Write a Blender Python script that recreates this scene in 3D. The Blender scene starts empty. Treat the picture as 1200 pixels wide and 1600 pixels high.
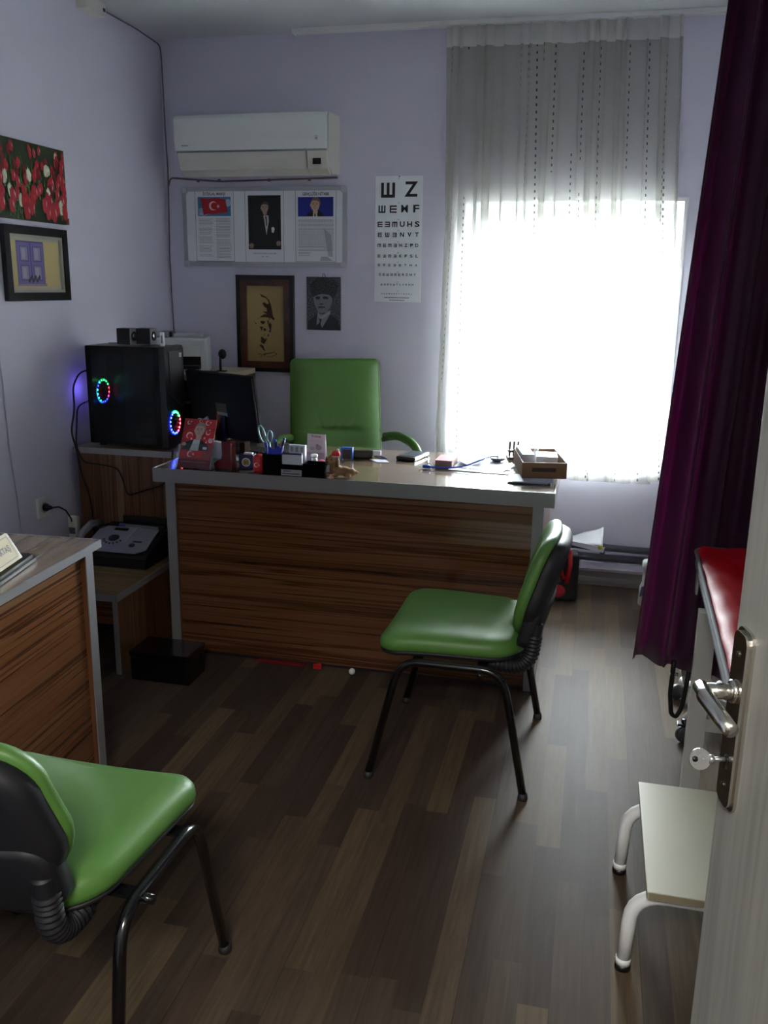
import bpy, bmesh, math, random
from mathutils import Vector, Matrix
random.seed(7)
SC = bpy.context.scene
COL = SC.collection
PI = math.pi

# ------------------------------------------------------------------ camera, light, exposure
cam_d = bpy.data.cameras.new('camera')
cam = bpy.data.objects.new('camera', cam_d); COL.objects.link(cam)
cam.matrix_world = Matrix(((0.97368, -0.06951, 0.21705, 0.0),
                           (0.22744, 0.23554, -0.94487, 0.0),
                           (0.01455, 0.96937, 0.24515, 1.52),
                           (0, 0, 0, 1)))
cam_d.sensor_fit = 'VERTICAL'; cam_d.sensor_height = 36.0; cam_d.lens = 36.0 * 1400 / 1600
cam_d.clip_start = 0.02
SC.camera = cam
SKY = 12.0
world = bpy.data.worlds.new('overcast_sky'); SC.world = world; world.use_nodes = True
bg = world.node_tree.nodes['Background']
bg.inputs[0].default_value = (0.91, 0.95, 1.0, 1); bg.inputs[1].default_value = SKY
def area(name, loc, rot, sx, sy, power, color, portal=False):
    l = bpy.data.lights.new(name, 'AREA'); l.shape = 'RECTANGLE'; l.size = sx; l.size_y = sy
    l.energy = power; l.color = color
    if portal: l.cycles.is_portal = True
    o = bpy.data.objects.new(name, l); COL.objects.link(o); o.location = loc; o.rotation_euler = rot
    return o
area('window_portal', (-0.16, 5.02, 1.29), (-PI/2, 0, 0), 1.10, 1.32, 1, (1, 1, 1), portal=True)
# added warm fill light, unseen behind the camera, to lift the foreground
area('rear_fill_light', (-0.1, -0.85, 2.60), (math.radians(20), 0, 0), 0.8, 0.4, 4.8, (1.0, 0.94, 0.86))
SC.view_settings.view_transform = 'Standard'; SC.view_settings.look = 'None'
SC.view_settings.gamma = 1.0; SC.view_settings.use_curve_mapping = False
SC.view_settings.exposure = 4.1
try:
    SC.cycles.max_bounces = 12; SC.cycles.diffuse_bounces = 6; SC.cycles.transparent_max_bounces = 24
    SC.cycles.transmission_bounces = 8
    SC.cycles.sample_clamp_indirect = 8.0
    SC.cycles.use_denoising = True
except Exception: pass

# ------------------------------------------------------------------ materials
def lin(c):
    if isinstance(c, str):
        c = c.lstrip('#'); c = [int(c[i:i+2], 16)/255 for i in (0, 2, 4)]
    return tuple((x/12.92 if x <= 0.04045 else ((x+0.055)/1.055)**2.4) for x in c) + (1.0,)
MATS = {}
def M(c, rough=0.5, metal=0.0, coat=0.0, spec=0.5, bump=0.0, bscale=200.0, name=None, coatrough=0.05, sheen=0.0):
    key = (c, rough, metal, coat, spec, bump, bscale, coatrough, sheen)
    if key in MATS: return MATS[key]
    m = bpy.data.materials.new(name or 'surface'); m.use_nodes = True
    nt = m.node_tree; b = nt.nodes['Principled BSDF']
    b.inputs['Base Color'].default_value = lin(c)
    b.inputs['Roughness'].default_value = rough; b.inputs['Metallic'].default_value = metal
    b.inputs['Coat Weight'].default_value = coat; b.inputs['Coat Roughness'].default_value = coatrough
    b.inputs['Specular IOR Level'].default_value = spec
    b.inputs['Sheen Weight'].default_value = sheen
    n = nt.nodes.new('ShaderNodeTexNoise'); n.inputs['Scale'].default_value = bscale; n.inputs['Detail'].default_value = 3
    tc = nt.nodes.new('ShaderNodeTexCoord'); nt.links.new(tc.outputs['Object'], n.inputs['Vector'])
    if bump > 0:
        bp = nt.nodes.new('ShaderNodeBump'); bp.inputs['Strength'].default_value = bump; bp.inputs['Distance'].default_value = 0.002
        nt.links.new(n.outputs['Fac'], bp.inputs['Height']); nt.links.new(bp.outputs['Normal'], b.inputs['Normal'])
    else:
        mr = nt.nodes.new('ShaderNodeMapRange'); mr.inputs['To Min'].default_value = max(0, rough-0.04); mr.inputs['To Max'].default_value = min(1, rough+0.04)
        nt.links.new(n.outputs['Fac'], mr.inputs['Value']); nt.links.new(mr.outputs['Result'], b.inputs['Roughness'])
    MATS[key] = m
    return m

def wood(name, stretch, stops, rough=0.12, coat=1.0, freq=1.0, seed=0.0, spec=0.5, coatrough=0.04):
    m = bpy.data.materials.new(name); m.use_nodes = True; nt = m.node_tree; b = nt.nodes['Principled BSDF']
    tc = nt.nodes.new('ShaderNodeTexCoord'); mp = nt.nodes.new('ShaderNodeMapping')
    mp.inputs['Scale'].default_value = stretch; mp.inputs['Location'].default_value = (seed, seed*1.7, seed*0.6)
    nt.links.new(tc.outputs['Object'], mp.inputs['Vector'])
    n1 = nt.nodes.new('ShaderNodeTexNoise'); n1.inputs['Scale'].default_value = 1.0*freq; n1.inputs['Detail'].default_value = 4; n1.inputs['Roughness'].default_value = 0.55
    n1.inputs['Distortion'].default_value = 0.25
    nt.links.new(mp.outputs[0], n1.inputs['Vector'])
    n2 = nt.nodes.new('ShaderNodeTexNoise'); n2.inputs['Scale'].default_value = 5.0*freq; n2.inputs['Detail'].default_value = 6
    nt.links.new(mp.outputs[0], n2.inputs['Vector'])
    mx = nt.nodes.new('ShaderNodeMix'); mx.data_type = 'FLOAT'; mx.inputs[0].default_value = 0.22
    nt.links.new(n1.outputs['Fac'], mx.inputs[2]); nt.links.new(n2.outputs['Fac'], mx.inputs[3])
    r = nt.nodes.new('ShaderNodeValToRGB'); e = r.color_ramp.elements
    while len(e) > 1: e.remove(e[-1])
    e[0].position = stops[0][0]; e[0].color = lin(stops[0][1])
    for p, c in stops[1:]:
        q = e.new(p); q.color = lin(c)
    nt.links.new(mx.outputs[0], r.inputs[0]); nt.links.new(r.outputs[0], b.inputs['Base Color'])
    b.inputs['Roughness'].default_value = rough; b.inputs['Coat Weight'].default_value = coat
    b.inputs['Coat Roughness'].default_value = coatrough
    b.inputs['Specular IOR Level'].default_value = spec
    return m
ZEB = [(0.28, '#33190d'), (0.35, '#5c3a24'), (0.385, '#3b2012'), (0.42, '#6d482e'), (0.470, '#643f27'), (0.490, '#432514'),
       (0.510, '#704b32'), (0.555, '#664228'), (0.580, '#442615'), (0.605, '#74523a'), (0.66, '#83654a'), (0.72, '#4a2b18')]
MIDW = [(0.30, '#4b3722'), (0.42, '#75603f'), (0.48, '#5d472c'), (0.52, '#7f6a49'), (0.58, '#523d26'), (0.66, '#86714f')]
ZEBTOP = [(0.30, '#5d4c3b'), (0.42, '#85725c'), (0.48, '#77644d'), (0.52, '#917f68'), (0.58, '#6b5843'), (0.66, '#988770')]  # same laminate as the fronts, lightened to carry the top's reflections
W_X = wood('dark_zebrano_laminate', (0.16, 12, 12), ZEB)
W_X2 = wood('dark_zebrano_laminate', (0.16, 12, 12), ZEB, seed=3.3, rough=0.2, coat=0.5)
W_Z = wood('dark_zebrano_upright', (12, 12, 0.16), [(p, c) for p, c in ZEB], seed=1.3, rough=0.3, coat=0.1)
W_TOP = wood('zebrano_top_sheen', (0.35, 11, 11), ZEBTOP, seed=2.1, rough=0.2, coat=0.7)
W_TOP2 = wood('zebrano_top_sheen', (0.35, 11, 11), ZEBTOP, seed=5.1, rough=0.25, coat=0.4)
W_MIDT = wood('brown_zebrano_top', (0.2, 11, 11), MIDW, seed=4.2, rough=0.3, coat=0.1)
SILVER = M('#939396', 0.32, 0.35, name='silver_edge_band')

def floor_mat():
    m = bpy.data.materials.new('plank_floor'); m.use_nodes = True; nt = m.node_tree; b = nt.nodes['Principled BSDF']
    N = nt.nodes.new; L = nt.links.new
    tc = N('ShaderNodeTexCoord'); sp = N('ShaderNodeSeparateXYZ'); L(tc.outputs['Object'], sp.inputs[0])
    def math_(op, a, bb=None):
        n = N('ShaderNodeMath'); n.operation = op
        for i, v in enumerate((a, bb)):
            if v is None: continue
            if isinstance(v, (int, float)): n.inputs[i].default_value = v
            else: L(v, n.inputs[i])
        return n.outputs[0]
    cx = math_('DIVIDE', sp.outputs[0], 0.0665); col = math_('FLOOR', cx)
    wn = N('ShaderNodeTexWhiteNoise'); wn.noise_dimensions = '1D'; L(col, wn.inputs['W'])
    ln = math_('ADD', math_('MULTIPLY', wn.outputs['Value'], 0.25), 0.55)
    off = math_('MULTIPLY', wn.outputs['Value'], 37.7)
    cy = math_('ADD', math_('DIVIDE', sp.outputs[1], ln), off); row = math_('FLOOR', cy)
    cv = N('ShaderNodeCombineXYZ'); L(col, cv.inputs[0]); L(row, cv.inputs[1])
    w2 = N('ShaderNodeTexWhiteNoise'); w2.noise_dimensions = '2D'; L(cv.outputs[0], w2.inputs['Vector'])
    r = N('ShaderNodeValToRGB'); e = r.color_ramp.elements
    e[0].position = 0; e[0].color = lin('#463a33'); e[1].position = 1; e[1].color = lin('#635542')
    for p, c in ((0.25, '#42362f'), (0.45, '#4c4036'), (0.62, '#50443a'), (0.82, '#5a4c3b')):
        q = e.new(p); q.color = lin(c)
    L(w2.outputs['Value'], r.inputs[0])
    mp = N('ShaderNodeMapping'); mp.inputs['Scale'].default_value = (90, 4.5, 1); L(tc.outputs['Object'], mp.inputs['Vector'])
    add = N('ShaderNodeVectorMath'); add.operation = 'ADD'; L(mp.outputs[0], add.inputs[0])
    sc = N('ShaderNodeVectorMath'); sc.operation = 'SCALE'; L(w2.outputs['Color'], sc.inputs[0]); sc.inputs['Scale'].default_value = 30
    L(sc.outputs[0], add.inputs[1])
    g = N('ShaderNodeTexNoise'); g.inputs['Scale'].default_value = 1.0; g.inputs['Detail'].default_value = 6; g.inputs['Roughness'].default_value = 0.65; L(add.outputs[0], g.inputs['Vector'])
    gr = N('ShaderNodeMapRange'); gr.inputs['From Min'].default_value = 0.3; gr.inputs['From Max'].default_value = 0.7
    gr.inputs['To Min'].default_value = 0.54; gr.inputs['To Max'].default_value = 0.92; L(g.outputs['Fac'], gr.inputs['Value'])
    mul = N('ShaderNodeVectorMath'); mul.operation = 'SCALE'; L(r.outputs[0], mul.inputs[0]); L(gr.outputs['Result'], mul.inputs['Scale'])
    # fine dark joints between the 20 cm wide boards
    fx = math_('FRACT', math_('DIVIDE', sp.outputs[0], 0.1995)); jn = math_('LESS_THAN', fx, 0.009)
    dk = math_('SUBTRACT', 1.0, math_('MULTIPLY', jn, 0.45))
    mul2 = N('ShaderNodeVectorMath'); mul2.operation = 'SCALE'; L(mul.outputs[0], mul2.inputs[0]); L(dk, mul2.inputs['Scale'])
    L(mul2.outputs[0], b.inputs['Base Color'])
    rr = N('ShaderNodeMapRange'); rr.inputs['To Min'].default_value = 0.46; rr.inputs['To Max'].default_value = 0.60; L(g.outputs['Fac'], rr.inputs['Value'])
    L(rr.outputs['Result'], b.inputs['Roughness']); b.inputs['Specular IOR Level'].default_value = 0.07
    return m
FLOOR = floor_mat()
WALL = M('#d3d2e4', 0.75, bump=0.25, bscale=260.0, name='lavender_wallpaper')
WALLW = M('#e6e5ec', 0.75, bump=0.25, bscale=260.0, name='bounce_wallpaper')  # unseen walls made paler to bounce more light onto the back wall
CEIL = M('#cfd4d6', 0.85, name='ceiling_paint')
WHITE = M('#e4e6e6', 0.35, name='white_plastic')
OFFWHITE = M('#d3d3cc', 0.4, name='off_white_plastic')
BLACK = M('#0c0c0e', 0.35, name='black_plastic')
BLACKM = M('#15151a', 0.55, name='matt_black_plastic')
BLACKPAINT = M('#08080a', 0.18, coat=0.5, name='black_enamel')
GREEN = M('#517c38', 0.45, bump=0.12, bscale=700.0, name='green_vinyl', spec=0.5)
CHROME = M('#d8d8da', 0.12, 1.0, name='chrome')
PAPER = M('#a6a7ae', 0.7, name='paper')
INK = M('#15161c', 0.7, name='printed_ink')

def glass_mat():
    m = bpy.data.materials.new('clear_glass'); m.use_nodes = True; nt = m.node_tree
    for n in list(nt.nodes):
        if n.type != 'OUTPUT_MATERIAL': nt.nodes.remove(n)
    out = [n for n in nt.nodes if n.type == 'OUTPUT_MATERIAL'][0]
    t = nt.nodes.new('ShaderNodeBsdfTransparent'); t.inputs[0].default_value = (0.93, 0.96, 0.96, 1)
    g = nt.nodes.new('ShaderNodeBsdfGlossy'); g.inputs['Roughness'].default_value = 0.02
    f = nt.nodes.new('ShaderNodeFresnel'); f.inputs['IOR'].default_value = 1.45
    mx = nt.nodes.new('ShaderNodeMixShader'); nt.links.new(f.outputs[0], mx.inputs[0]); nt.links.new(t.outputs[0], mx.inputs[1]); nt.links.new(g.outputs[0], mx.inputs[2])
    nt.links.new(mx.outputs[0], out.inputs[0]); return m
GLASS = glass_mat()

def cloth_mat(name, base, opacity, stitches):
    """thin woven cloth: part of the light goes straight through the mesh of threads, part is scattered through it"""
    m = bpy.data.materials.new(name); m.use_nodes = True; nt = m.node_tree; N = nt.nodes.new; L = nt.links.new
    for n in list(nt.nodes):
        if n.type != 'OUTPUT_MATERIAL': nt.nodes.remove(n)
    out = [n for n in nt.nodes if n.type == 'OUTPUT_MATERIAL'][0]
    uv = N('ShaderNodeUVMap'); sp = N('ShaderNodeSeparateXYZ'); L(uv.outputs[0], sp.inputs[0])
    def math_(op, a, bb=None):
        n = N('ShaderNodeMath'); n.operation = op
        for i, v in enumerate((a, bb)):
            if v is None: continue
            if isinstance(v, (int, float)): n.inputs[i].default_value = v
            else: L(v, n.inputs[i])
        return n.outputs[0]
    df = N('ShaderNodeBsdfDiffuse'); tl = N('ShaderNodeBsdfTranslucent'); tr = N('ShaderNodeBsdfTransparent')
    colsock = None; op = opacity
    if stitches:
        cx = math_('MULTIPLY', sp.outputs[0], 30.0); col = math_('FLOOR', cx); fx = math_('FRACT', cx)
        wn = N('ShaderNodeTexWhiteNoise'); wn.noise_dimensions = '1D'; L(col, wn.inputs['W'])
        ctr = math_('ADD', math_('MULTIPLY', wn.outputs['Value'], 0.5), 0.25)
        inx = math_('LESS_THAN', math_('ABSOLUTE', math_('SUBTRACT', fx, ctr)), 0.030)
        cy = math_('ADD', math_('MULTIPLY', sp.outputs[1], 66.0), math_('MULTIPLY', wn.outputs['Value'], 9.0))
        iny = math_('LESS_THAN', math_('FRACT', cy), 0.38)
        cv = N('ShaderNodeCombineXYZ'); L(math_('MULTIPLY', col, 3.7), cv.inputs[0]); L(math_('MULTIPLY', sp.outputs[1], 3.2), cv.inputs[1])
        nz = N('ShaderNodeTexNoise'); nz.inputs['Scale'].default_value = 1.0; nz.inputs['Detail'].default_value = 1; L(cv.outputs[0], nz.inputs['Vector'])
        on = math_('GREATER_THAN', nz.outputs['Fac'], 0.48)
        mask = math_('MULTIPLY', math_('MULTIPLY', inx, iny), on)
        mc = N('ShaderNodeMix'); mc.data_type = 'RGBA'; mc.inputs[6].default_value = lin(base); mc.inputs[7].default_value = lin('#4c4e52')
        L(mask, mc.inputs[0]); colsock = mc.outputs[2]
        L(colsock, df.inputs[0]); L(colsock, tl.inputs[0])
        op = math_('MAXIMUM', mask, opacity)
    else:
        df.inputs[0].default_value = lin(base); tl.inputs[0].default_value = lin(base)
    a = N('ShaderNodeMixShader'); a.inputs[0].default_value = 0.5; L(df.outputs[0], a.inputs[1]); L(tl.outputs[0], a.inputs[2])
    bm_ = N('ShaderNodeMixShader'); L(tr.outputs[0], bm_.inputs[1]); L(a.outputs[0], bm_.inputs[2])
    if isinstance(op, float): bm_.inputs[0].default_value = op
    else: L(op, bm_.inputs[0])
    L(bm_.outputs[0], out.inputs[0]); return m

# ------------------------------------------------------------------ mesh helpers
class MB:
    def __init__(self, *mats):
        self.v = []; self.f = []; self.mi = []; self.sm = []; self.mats = list(mats)
    def mat(self, m):
        if m not in self.mats: self.mats.append(m)
        return self.mats.index(m)
    def add(self, vs, fs, m=None, smooth=False, X=None):
        o = len(self.v); i = self.mat(m) if m else 0
        for p in vs:
            p = Vector(p)
            if X is not None: p = X @ p
            self.v.append(p)
        for f in fs:
            self.f.append([q+o for q in f]); self.mi.append(i); self.sm.append(smooth)
        return self
    def frombm(self, bm, m=None, smooth=False, X=None):
        bm.verts.index_update()
        self.add([v.co.copy() for v in bm.verts], [[v.index for v in f.verts] for f in bm.faces], m, smooth, X); bm.free(); return self
    def box(self, x0, x1, y0, y1, z0, z1, m=None, bev=0.0, X=None, seg=2):
        bm = bmesh.new(); bmesh.ops.create_cube(bm, size=1.0)
        for v in bm.verts:
            v.co = Vector(((x0+x1)/2 + v.co.x*(x1-x0), (y0+y1)/2 + v.co.y*(y1-y0), (z0+z1)/2 + v.co.z*(z1-z0)))
        if bev > 0:
            bmesh.ops.bevel(bm, geom=list(bm.edges), offset=bev, segments=seg, affect='EDGES', profile=0.6)
        return self.frombm(bm, m, False, X)
    def tube(self, pts, r, n=12, m=None, X=None, rads=None, cap=True, bend=0.0):
        pts = [Vector(p) for p in pts]
        if bend > 0 and len(pts) > 2:      # round the corners
            q = [pts[0]]
            for i in range(1, len(pts)-1):
                a, b, c = pts[i-1], pts[i], pts[i+1]
                d1 = (a-b); d2 = (c-b); k = min(bend, d1.length*0.49, d2.length*0.49)
                s = b + d1.normalized()*k; e = b + d2.normalized()*k
                for j in range(7):
                    t = j/6; q.append(s*(1-t)**2 + b*2*t*(1-t) + e*t*t)
            q.append(pts[-1]); pts = q
        vs = []; fs = []; N = len(pts); up = None
        for i, p in enumerate(pts):
            t = (pts[min(i+1, N-1)] - pts[max(i-1, 0)])
            if t.length < 1e-9: t = Vector((0, 0, 1))
            t.normalize()
            if up is None:
                up = Vector((0, 0, 1)) if abs(t.z) < 0.9 else Vector((1, 0, 0))
            s = t.cross(up)
            if s.length < 1e-6: s = t.cross(Vector((0, 1, 0)))
            s.normalize(); up = s.cross(t).normalized()
            rr = rads[i] if rads else r
            for k in range(n):
                a = 2*PI*k/n; vs.append(p + s*math.cos(a)*rr + up*math.sin(a)*rr)
        for i in range(N-1):
            for k in range(n):
                a = i*n+k; b = i*n+(k+1) % n; fs.append([a, b, b+n, a+n])
        if cap:
            fs.append(list(range(n))[::-1]); fs.append([(N-1)*n+k for k in range(n)])
        return self.add(vs, fs, m, True, X)
    def lathe(self, prof, m=None, n=24, X=None, smooth=True):
        vs = []; fs = []; P = len(prof)
        for r, z in prof:
            for k in range(n):
                a = 2*PI*k/n; vs.append((r*math.cos(a), r*math.sin(a), z))
        for i in range(P-1):
            for k in range(n):
                a = i*n+k; b = i*n+(k+1) % n; fs.append([a, b, b+n, a+n])
        fs.append(list(range(n))[::-1]); fs.append([(P-1)*n+k for k in range(n)])
        return self.add(vs, fs, m, smooth, X)
    def prism(self, poly, d0, d1, axis='y', m=None, X=None, smooth=False):
        """poly: 2D outline; extruded along axis. x: (y,z)  y: (x,z)  z: (x,y)"""
        def P(a, b, d): return {'x': (d, a, b), 'y': (a, d, b), 'z': (a, b, d)}[axis]
        n = len(poly); vs = [P(a, b, d0) for a, b in poly] + [P(a, b, d1) for a, b in poly]
        fs = [list(range(n)), [n+i for i in range(n)][::-1]]
        for i in range(n): fs.append([i, (i+1) % n, n+(i+1) % n, n+i])
        return self.add(vs, fs, m, smooth, X)
    def sph(self, c, r, m=None, X=None, n=16):
        bm = bmesh.new(); bmesh.ops.create_uvsphere(bm, u_segments=n, v_segments=max(6, n//2), radius=1.0)
        r = (r, r, r) if isinstance(r, (int, float)) else r
        for v in bm.verts: v.co = Vector((c[0]+v.co.x*r[0], c[1]+v.co.y*r[1], c[2]+v.co.z*r[2]))
        return self.frombm(bm, m, True, X)
    def grid(self, fn, nu, nv, m=None, X=None, smooth=True, closed=False):
        vs = [fn(i/nu, j/nv) for j in range(nv+1) for i in range(nu+1)]; fs = []
        for j in range(nv):
            for i in range(nu):
                a = j*(nu+1)+i; fs.append([a, a+1, a+nu+2, a+nu+1])
        return self.add(vs, fs, m, smooth, X)
    def pad(self, outline, prof, m=None, X=None, zf=None, rings=4):
        """cushion: outline in xy, prof = [(inset, z)...] bottom to top, closed by fans; zf(x,y) lifts it"""
        n = len(outline); O = [Vector((x, y, 0)) for x, y in outline]
        nr = []
        for i in range(n):
            t = (O[(i+1) % n]-O[i-1]); nr.append(Vector((t.y, -t.x, 0)).normalized())
        c = sum(O, Vector())/n; vs = []; fs = []
        R2 = max((q-c).length_squared for q in O)
        def ring(ins, z, s=1.0, crown=0.0):
            for i in range(n):
                p = O[i]-nr[i]*ins; p = c+(p-c)*s; z_ = z+crown*(1-(p-c).length_squared/R2)
                vs.append(Vector((p.x, p.y, z_ + (zf(p.x, p.y) if zf else 0))))
        ks = 0
        for s in (0.25, 0.6): ring(prof[0][0], prof[0][1], s); ks += 1
        for ins, z in prof[:-1]: ring(ins, z); ks += 1
        ring(prof[-1][0], prof[-1][1], 1.0, 0.006); ks += 1
        rings = max(rings, 8)
        for k in range(rings, 0, -1): ring(prof[-1][0], prof[-1][1], k/(rings+1), 0.006); ks += 1
        for k in range(ks-1):
            for i in range(n):
                a = k*n+i; b = k*n+(i+1) % n; fs.append([a, b, b+n, a+n])
        fs.append(list(range(n))[::-1])
        vs.append(Vector((c.x, c.y, prof[-1][1]+0.006+(zf(c.x, c.y) if zf else 0)))); q = len(vs)-1
        for i in range(n): fs.append([(ks-1)*n+i, (ks-1)*n+(i+1) % n, q])
        return self.add(vs, fs, m, True, X)
    def build(self, name, parent=None, m=None, autosm=False):
        me = bpy.data.meshes.new(name)
        me.from_pydata([tuple(v) for v in self.v], [], self.f)
        mats = self.mats if self.mats else [m]
        if m is not None and m not in mats: mats = [m]+[q for q in mats[1:]]
        for q in mats: me.materials.append(q)
        me.polygons.foreach_set('material_index', self.mi); me.polygons.foreach_set('use_smooth', self.sm)
        me.update()
        o = bpy.data.objects.new(name, me); COL.objects.link(o)
        if parent: o.parent = parent
        return o

def tag(o, label=None, cat=None, group=None, kind=None):
    if label: o['label'] = label
    if cat: o['category'] = cat
    if group: o['group'] = group
    if kind: o['kind'] = kind
    return o
def thing(name, label, cat, loc=(0, 0, 0), rz=0.0, group=None, rot=None):
    o = bpy.data.objects.new(name, None); COL.objects.link(o); o.location = loc
    o.rotation_euler = rot if rot else (0, 0, rz); o.empty_display_size = 0.05
    return tag(o, label, cat, group)
def place(o, loc, rz=0.0, rot=None):
    o.location = loc; o.rotation_euler = rot if rot else (0, 0, rz); return o
def box(name, b, m, parent=None, bev=0.0):
    return MB(m).box(*b, bev=bev).build(name, parent)
def struct(o): o['kind'] = 'structure'; return o
def T(x=0, y=0, z=0, rx=0, ry=0, rz=0):
    return Matrix.Translation((x, y, z)) @ Matrix.Rotation(rz, 4, 'Z') @ Matrix.Rotation(ry, 4, 'Y') @ Matrix.Rotation(rx, 4, 'X')

class Art:
    """printed picture: flat coloured shapes, local x right, z up, facing -y; each later shape lies a hair in front"""
    def __init__(self): self.mb = MB(); self.k = 0; self.step = 0.00006
    def poly(self, pts, c, rough=0.6, lay=None):
        self.k += 1; y = -self.step*(self.k if lay is None else lay)
        n = len(pts); m = M(c, rough, name='print_colour') if isinstance(c, str) else c
        a = sum(pts[i][0]*pts[(i+1) % n][1]-pts[(i+1) % n][0]*pts[i][1] for i in range(n))
        ix = list(range(n)) if a > 0 else list(range(n))[::-1]
        self.mb.add([(x, y, z) for x, z in pts], [ix], m); return self
    def rect(self, x0, x1, z0, z1, c, **k): return self.poly([(x0, z0), (x1, z0), (x1, z1), (x0, z1)], c, **k)
    def ell(self, cx, cz, rx, rz, c, n=20, rot=0.0, **k):
        return self.poly([(cx+rx*math.cos(t)*math.cos(rot)-rz*math.sin(t)*math.sin(rot), cz+rx*math.cos(t)*math.sin(rot)+rz*math.sin(t)*math.cos(rot)) for t in [2*PI*i/n for i in range(n)]], c, **k)
    def frame(self, x0, x1, z0, z1, w, c):
        self.rect(x0, x1, z0, z0+w, c); self.rect(x0, x1, z1-w, z1, c); self.rect(x0, x0+w, z0, z1, c); return self.rect(x1-w, x1, z0, z1, c)
    def text(self, s, cx, cz, size, c, rot=0.0, width=None, bold=0.0, shear=0.0):
        cu = bpy.data.curves.new('t', 'FONT'); cu.body = s; cu.align_x = 'CENTER'; cu.align_y = 'CENTER'; cu.size = size; cu.offset = bold; cu.shear = shear; cu.resolution_u = 3
        o = bpy.data.objects.new('t', cu); COL.objects.link(o); me = o.to_mesh()
        self.k += 1; y = -self.step*self.k; ca, sa = math.cos(rot), math.sin(rot)
        xs = [v.co.x for v in me.vertices] or [0]; w = max(xs)-min(xs) or 1; sc = width/w if width else 1.0
        vs = [((v.co.x*sc)*ca-v.co.y*sa+cx, y, (v.co.x*sc)*sa+v.co.y*ca+cz) for v in me.vertices]
        self.mb.add(vs, [list(p.vertices) for p in me.polygons], M(c, 0.6, name='lettering'))
        o.to_mesh_clear(); bpy.data.objects.remove(o); bpy.data.curves.remove(cu); return self
    def bits(self, rows, cx, cz, size, c, rot=0):
        n = len(rows); w = len(rows[0]); p = size/n
        self.k += 1; y = -self.step*self.k; m = M(c, 0.6, name='lettering')
        for j, row in enumerate(rows):
            i = 0
            while i < w:
                if row[i] == '#':
                    e = i
                    while e < w and row[e] == '#': e += 1
                    q = [((i-w/2)*p, (n/2-j-1)*p), ((e-w/2)*p, (n/2-j-1)*p), ((e-w/2)*p, (n/2-j)*p), ((i-w/2)*p, (n/2-j)*p)]
                    for _ in range(rot): q = [(-b, a) for a, b in q]
                    self.mb.add([(cx+a, y, cz+b) for a, b in q], [[0, 1, 2, 3]], m); i = e
                else: i += 1
        return self
    def build(self, name, parent=None): return self.mb.build(name, parent)

def star(art, cx, cz, r, c, rot=0.0):
    art.poly([(cx+(r if i % 2 == 0 else r*0.4)*math.cos(rot+PI*i/5), cz+(r if i % 2 == 0 else r*0.4)*math.sin(rot+PI*i/5)) for i in range(10)], c)
def crescent(art, cx, cz, r, c, rot=0.0, starr=True):
    pts = [(r*math.cos(t), r*math.sin(t)) for t in [math.radians(38)+i*math.radians(284)/22 for i in range(23)]]
    pts += [(0.26*r+0.8*r*math.cos(t), 0.8*r*math.sin(t)) for t in [math.radians(-50)-i*math.radians(260)/20 for i in range(21)]]
    ca, sa = math.cos(rot), math.sin(rot)
    art.poly([(cx+a*ca-b*sa, cz+a*sa+b*ca) for a, b in pts], c)
    if starr: star(art, cx+1.25*r*ca, cz+1.25*r*sa, 0.5*r, c, rot+PI)

# ------------------------------------------------------------------ room shell
D = 4.70; XL = -2.315; XR = 1.12; ZC = 2.737; YF = 0.16
WX0, WX1, WZ0, WZ1 = -0.690, 0.372, 0.64, 1.935
struct(box('floor', (XL-0.3, XR+0.3, -1.3, D+0.4, -0.08, 0.0), FLOOR))
struct(box('ceiling', (XL-0.3, XR+0.3, -1.3, D+0.4, ZC, ZC+0.08), CEIL))
struct(box('wall_left', (XL-0.12, XL, YF-0.12, D+0.34, 0, ZC), WALL))
struct(box('wall_right', (XR, XR+0.12, YF-0.12, D+0.34, 0, ZC), WALLW))
w = MB(WALL); w.box(XL, WX0, D, D+0.3, 0, ZC); w.box(WX1, XR, D, D+0.3, 0, ZC); w.box(WX0, WX1, D, D+0.3, 0, WZ0); w.box(WX0, WX1, D, D+0.3, WZ1, ZC)
struct(w.build('wall_back'))
w = MB(WALLW); w.box(XL, -0.62, YF-0.12, YF, 0, ZC); w.box(0.46, XR, YF-0.12, YF, 0, ZC); w.box(-0.62, 0.46, YF-0.12, YF, 2.08, ZC)
struct(w.build('wall_front'))
HALL = M('#8f8c88', 0.8, name='hallway_paint')
w = MB(HALL); w.box(XL-0.1, XR+0.1, -1.25, -1.15, 0, ZC); w.box(XL-0.1, XL, -1.15, YF-0.12, 0, ZC); w.box(XR, XR+0.1, -1.15, YF-0.12, 0, ZC)
struct(w.build('wall_hallway'))
# flooring turned up the wall as a cove, with a pale trim strip on top
cv = MB(M('#5f5955', 0.45, name='cove_flooring'))
cv.prism([(D, 0.0), (D, 0.062), (D-0.006, 0.062), (D-0.012, 0.03), (D-0.03, 0.008), (D-0.06, 0.001), (D-0.06, 0.0)], XL, XR, 'x')
struct(cv.build('baseboard_back'))
struct(box('trim_1', (XL, XR, D-0.012, D, 0.062, 0.074), M('#9b96a0', 0.4)))
struct(box('baseboard_left', (XL, XL+0.010, YF, D-0.062, 0, 0.062), M('#5f5955', 0.45)))

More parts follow.
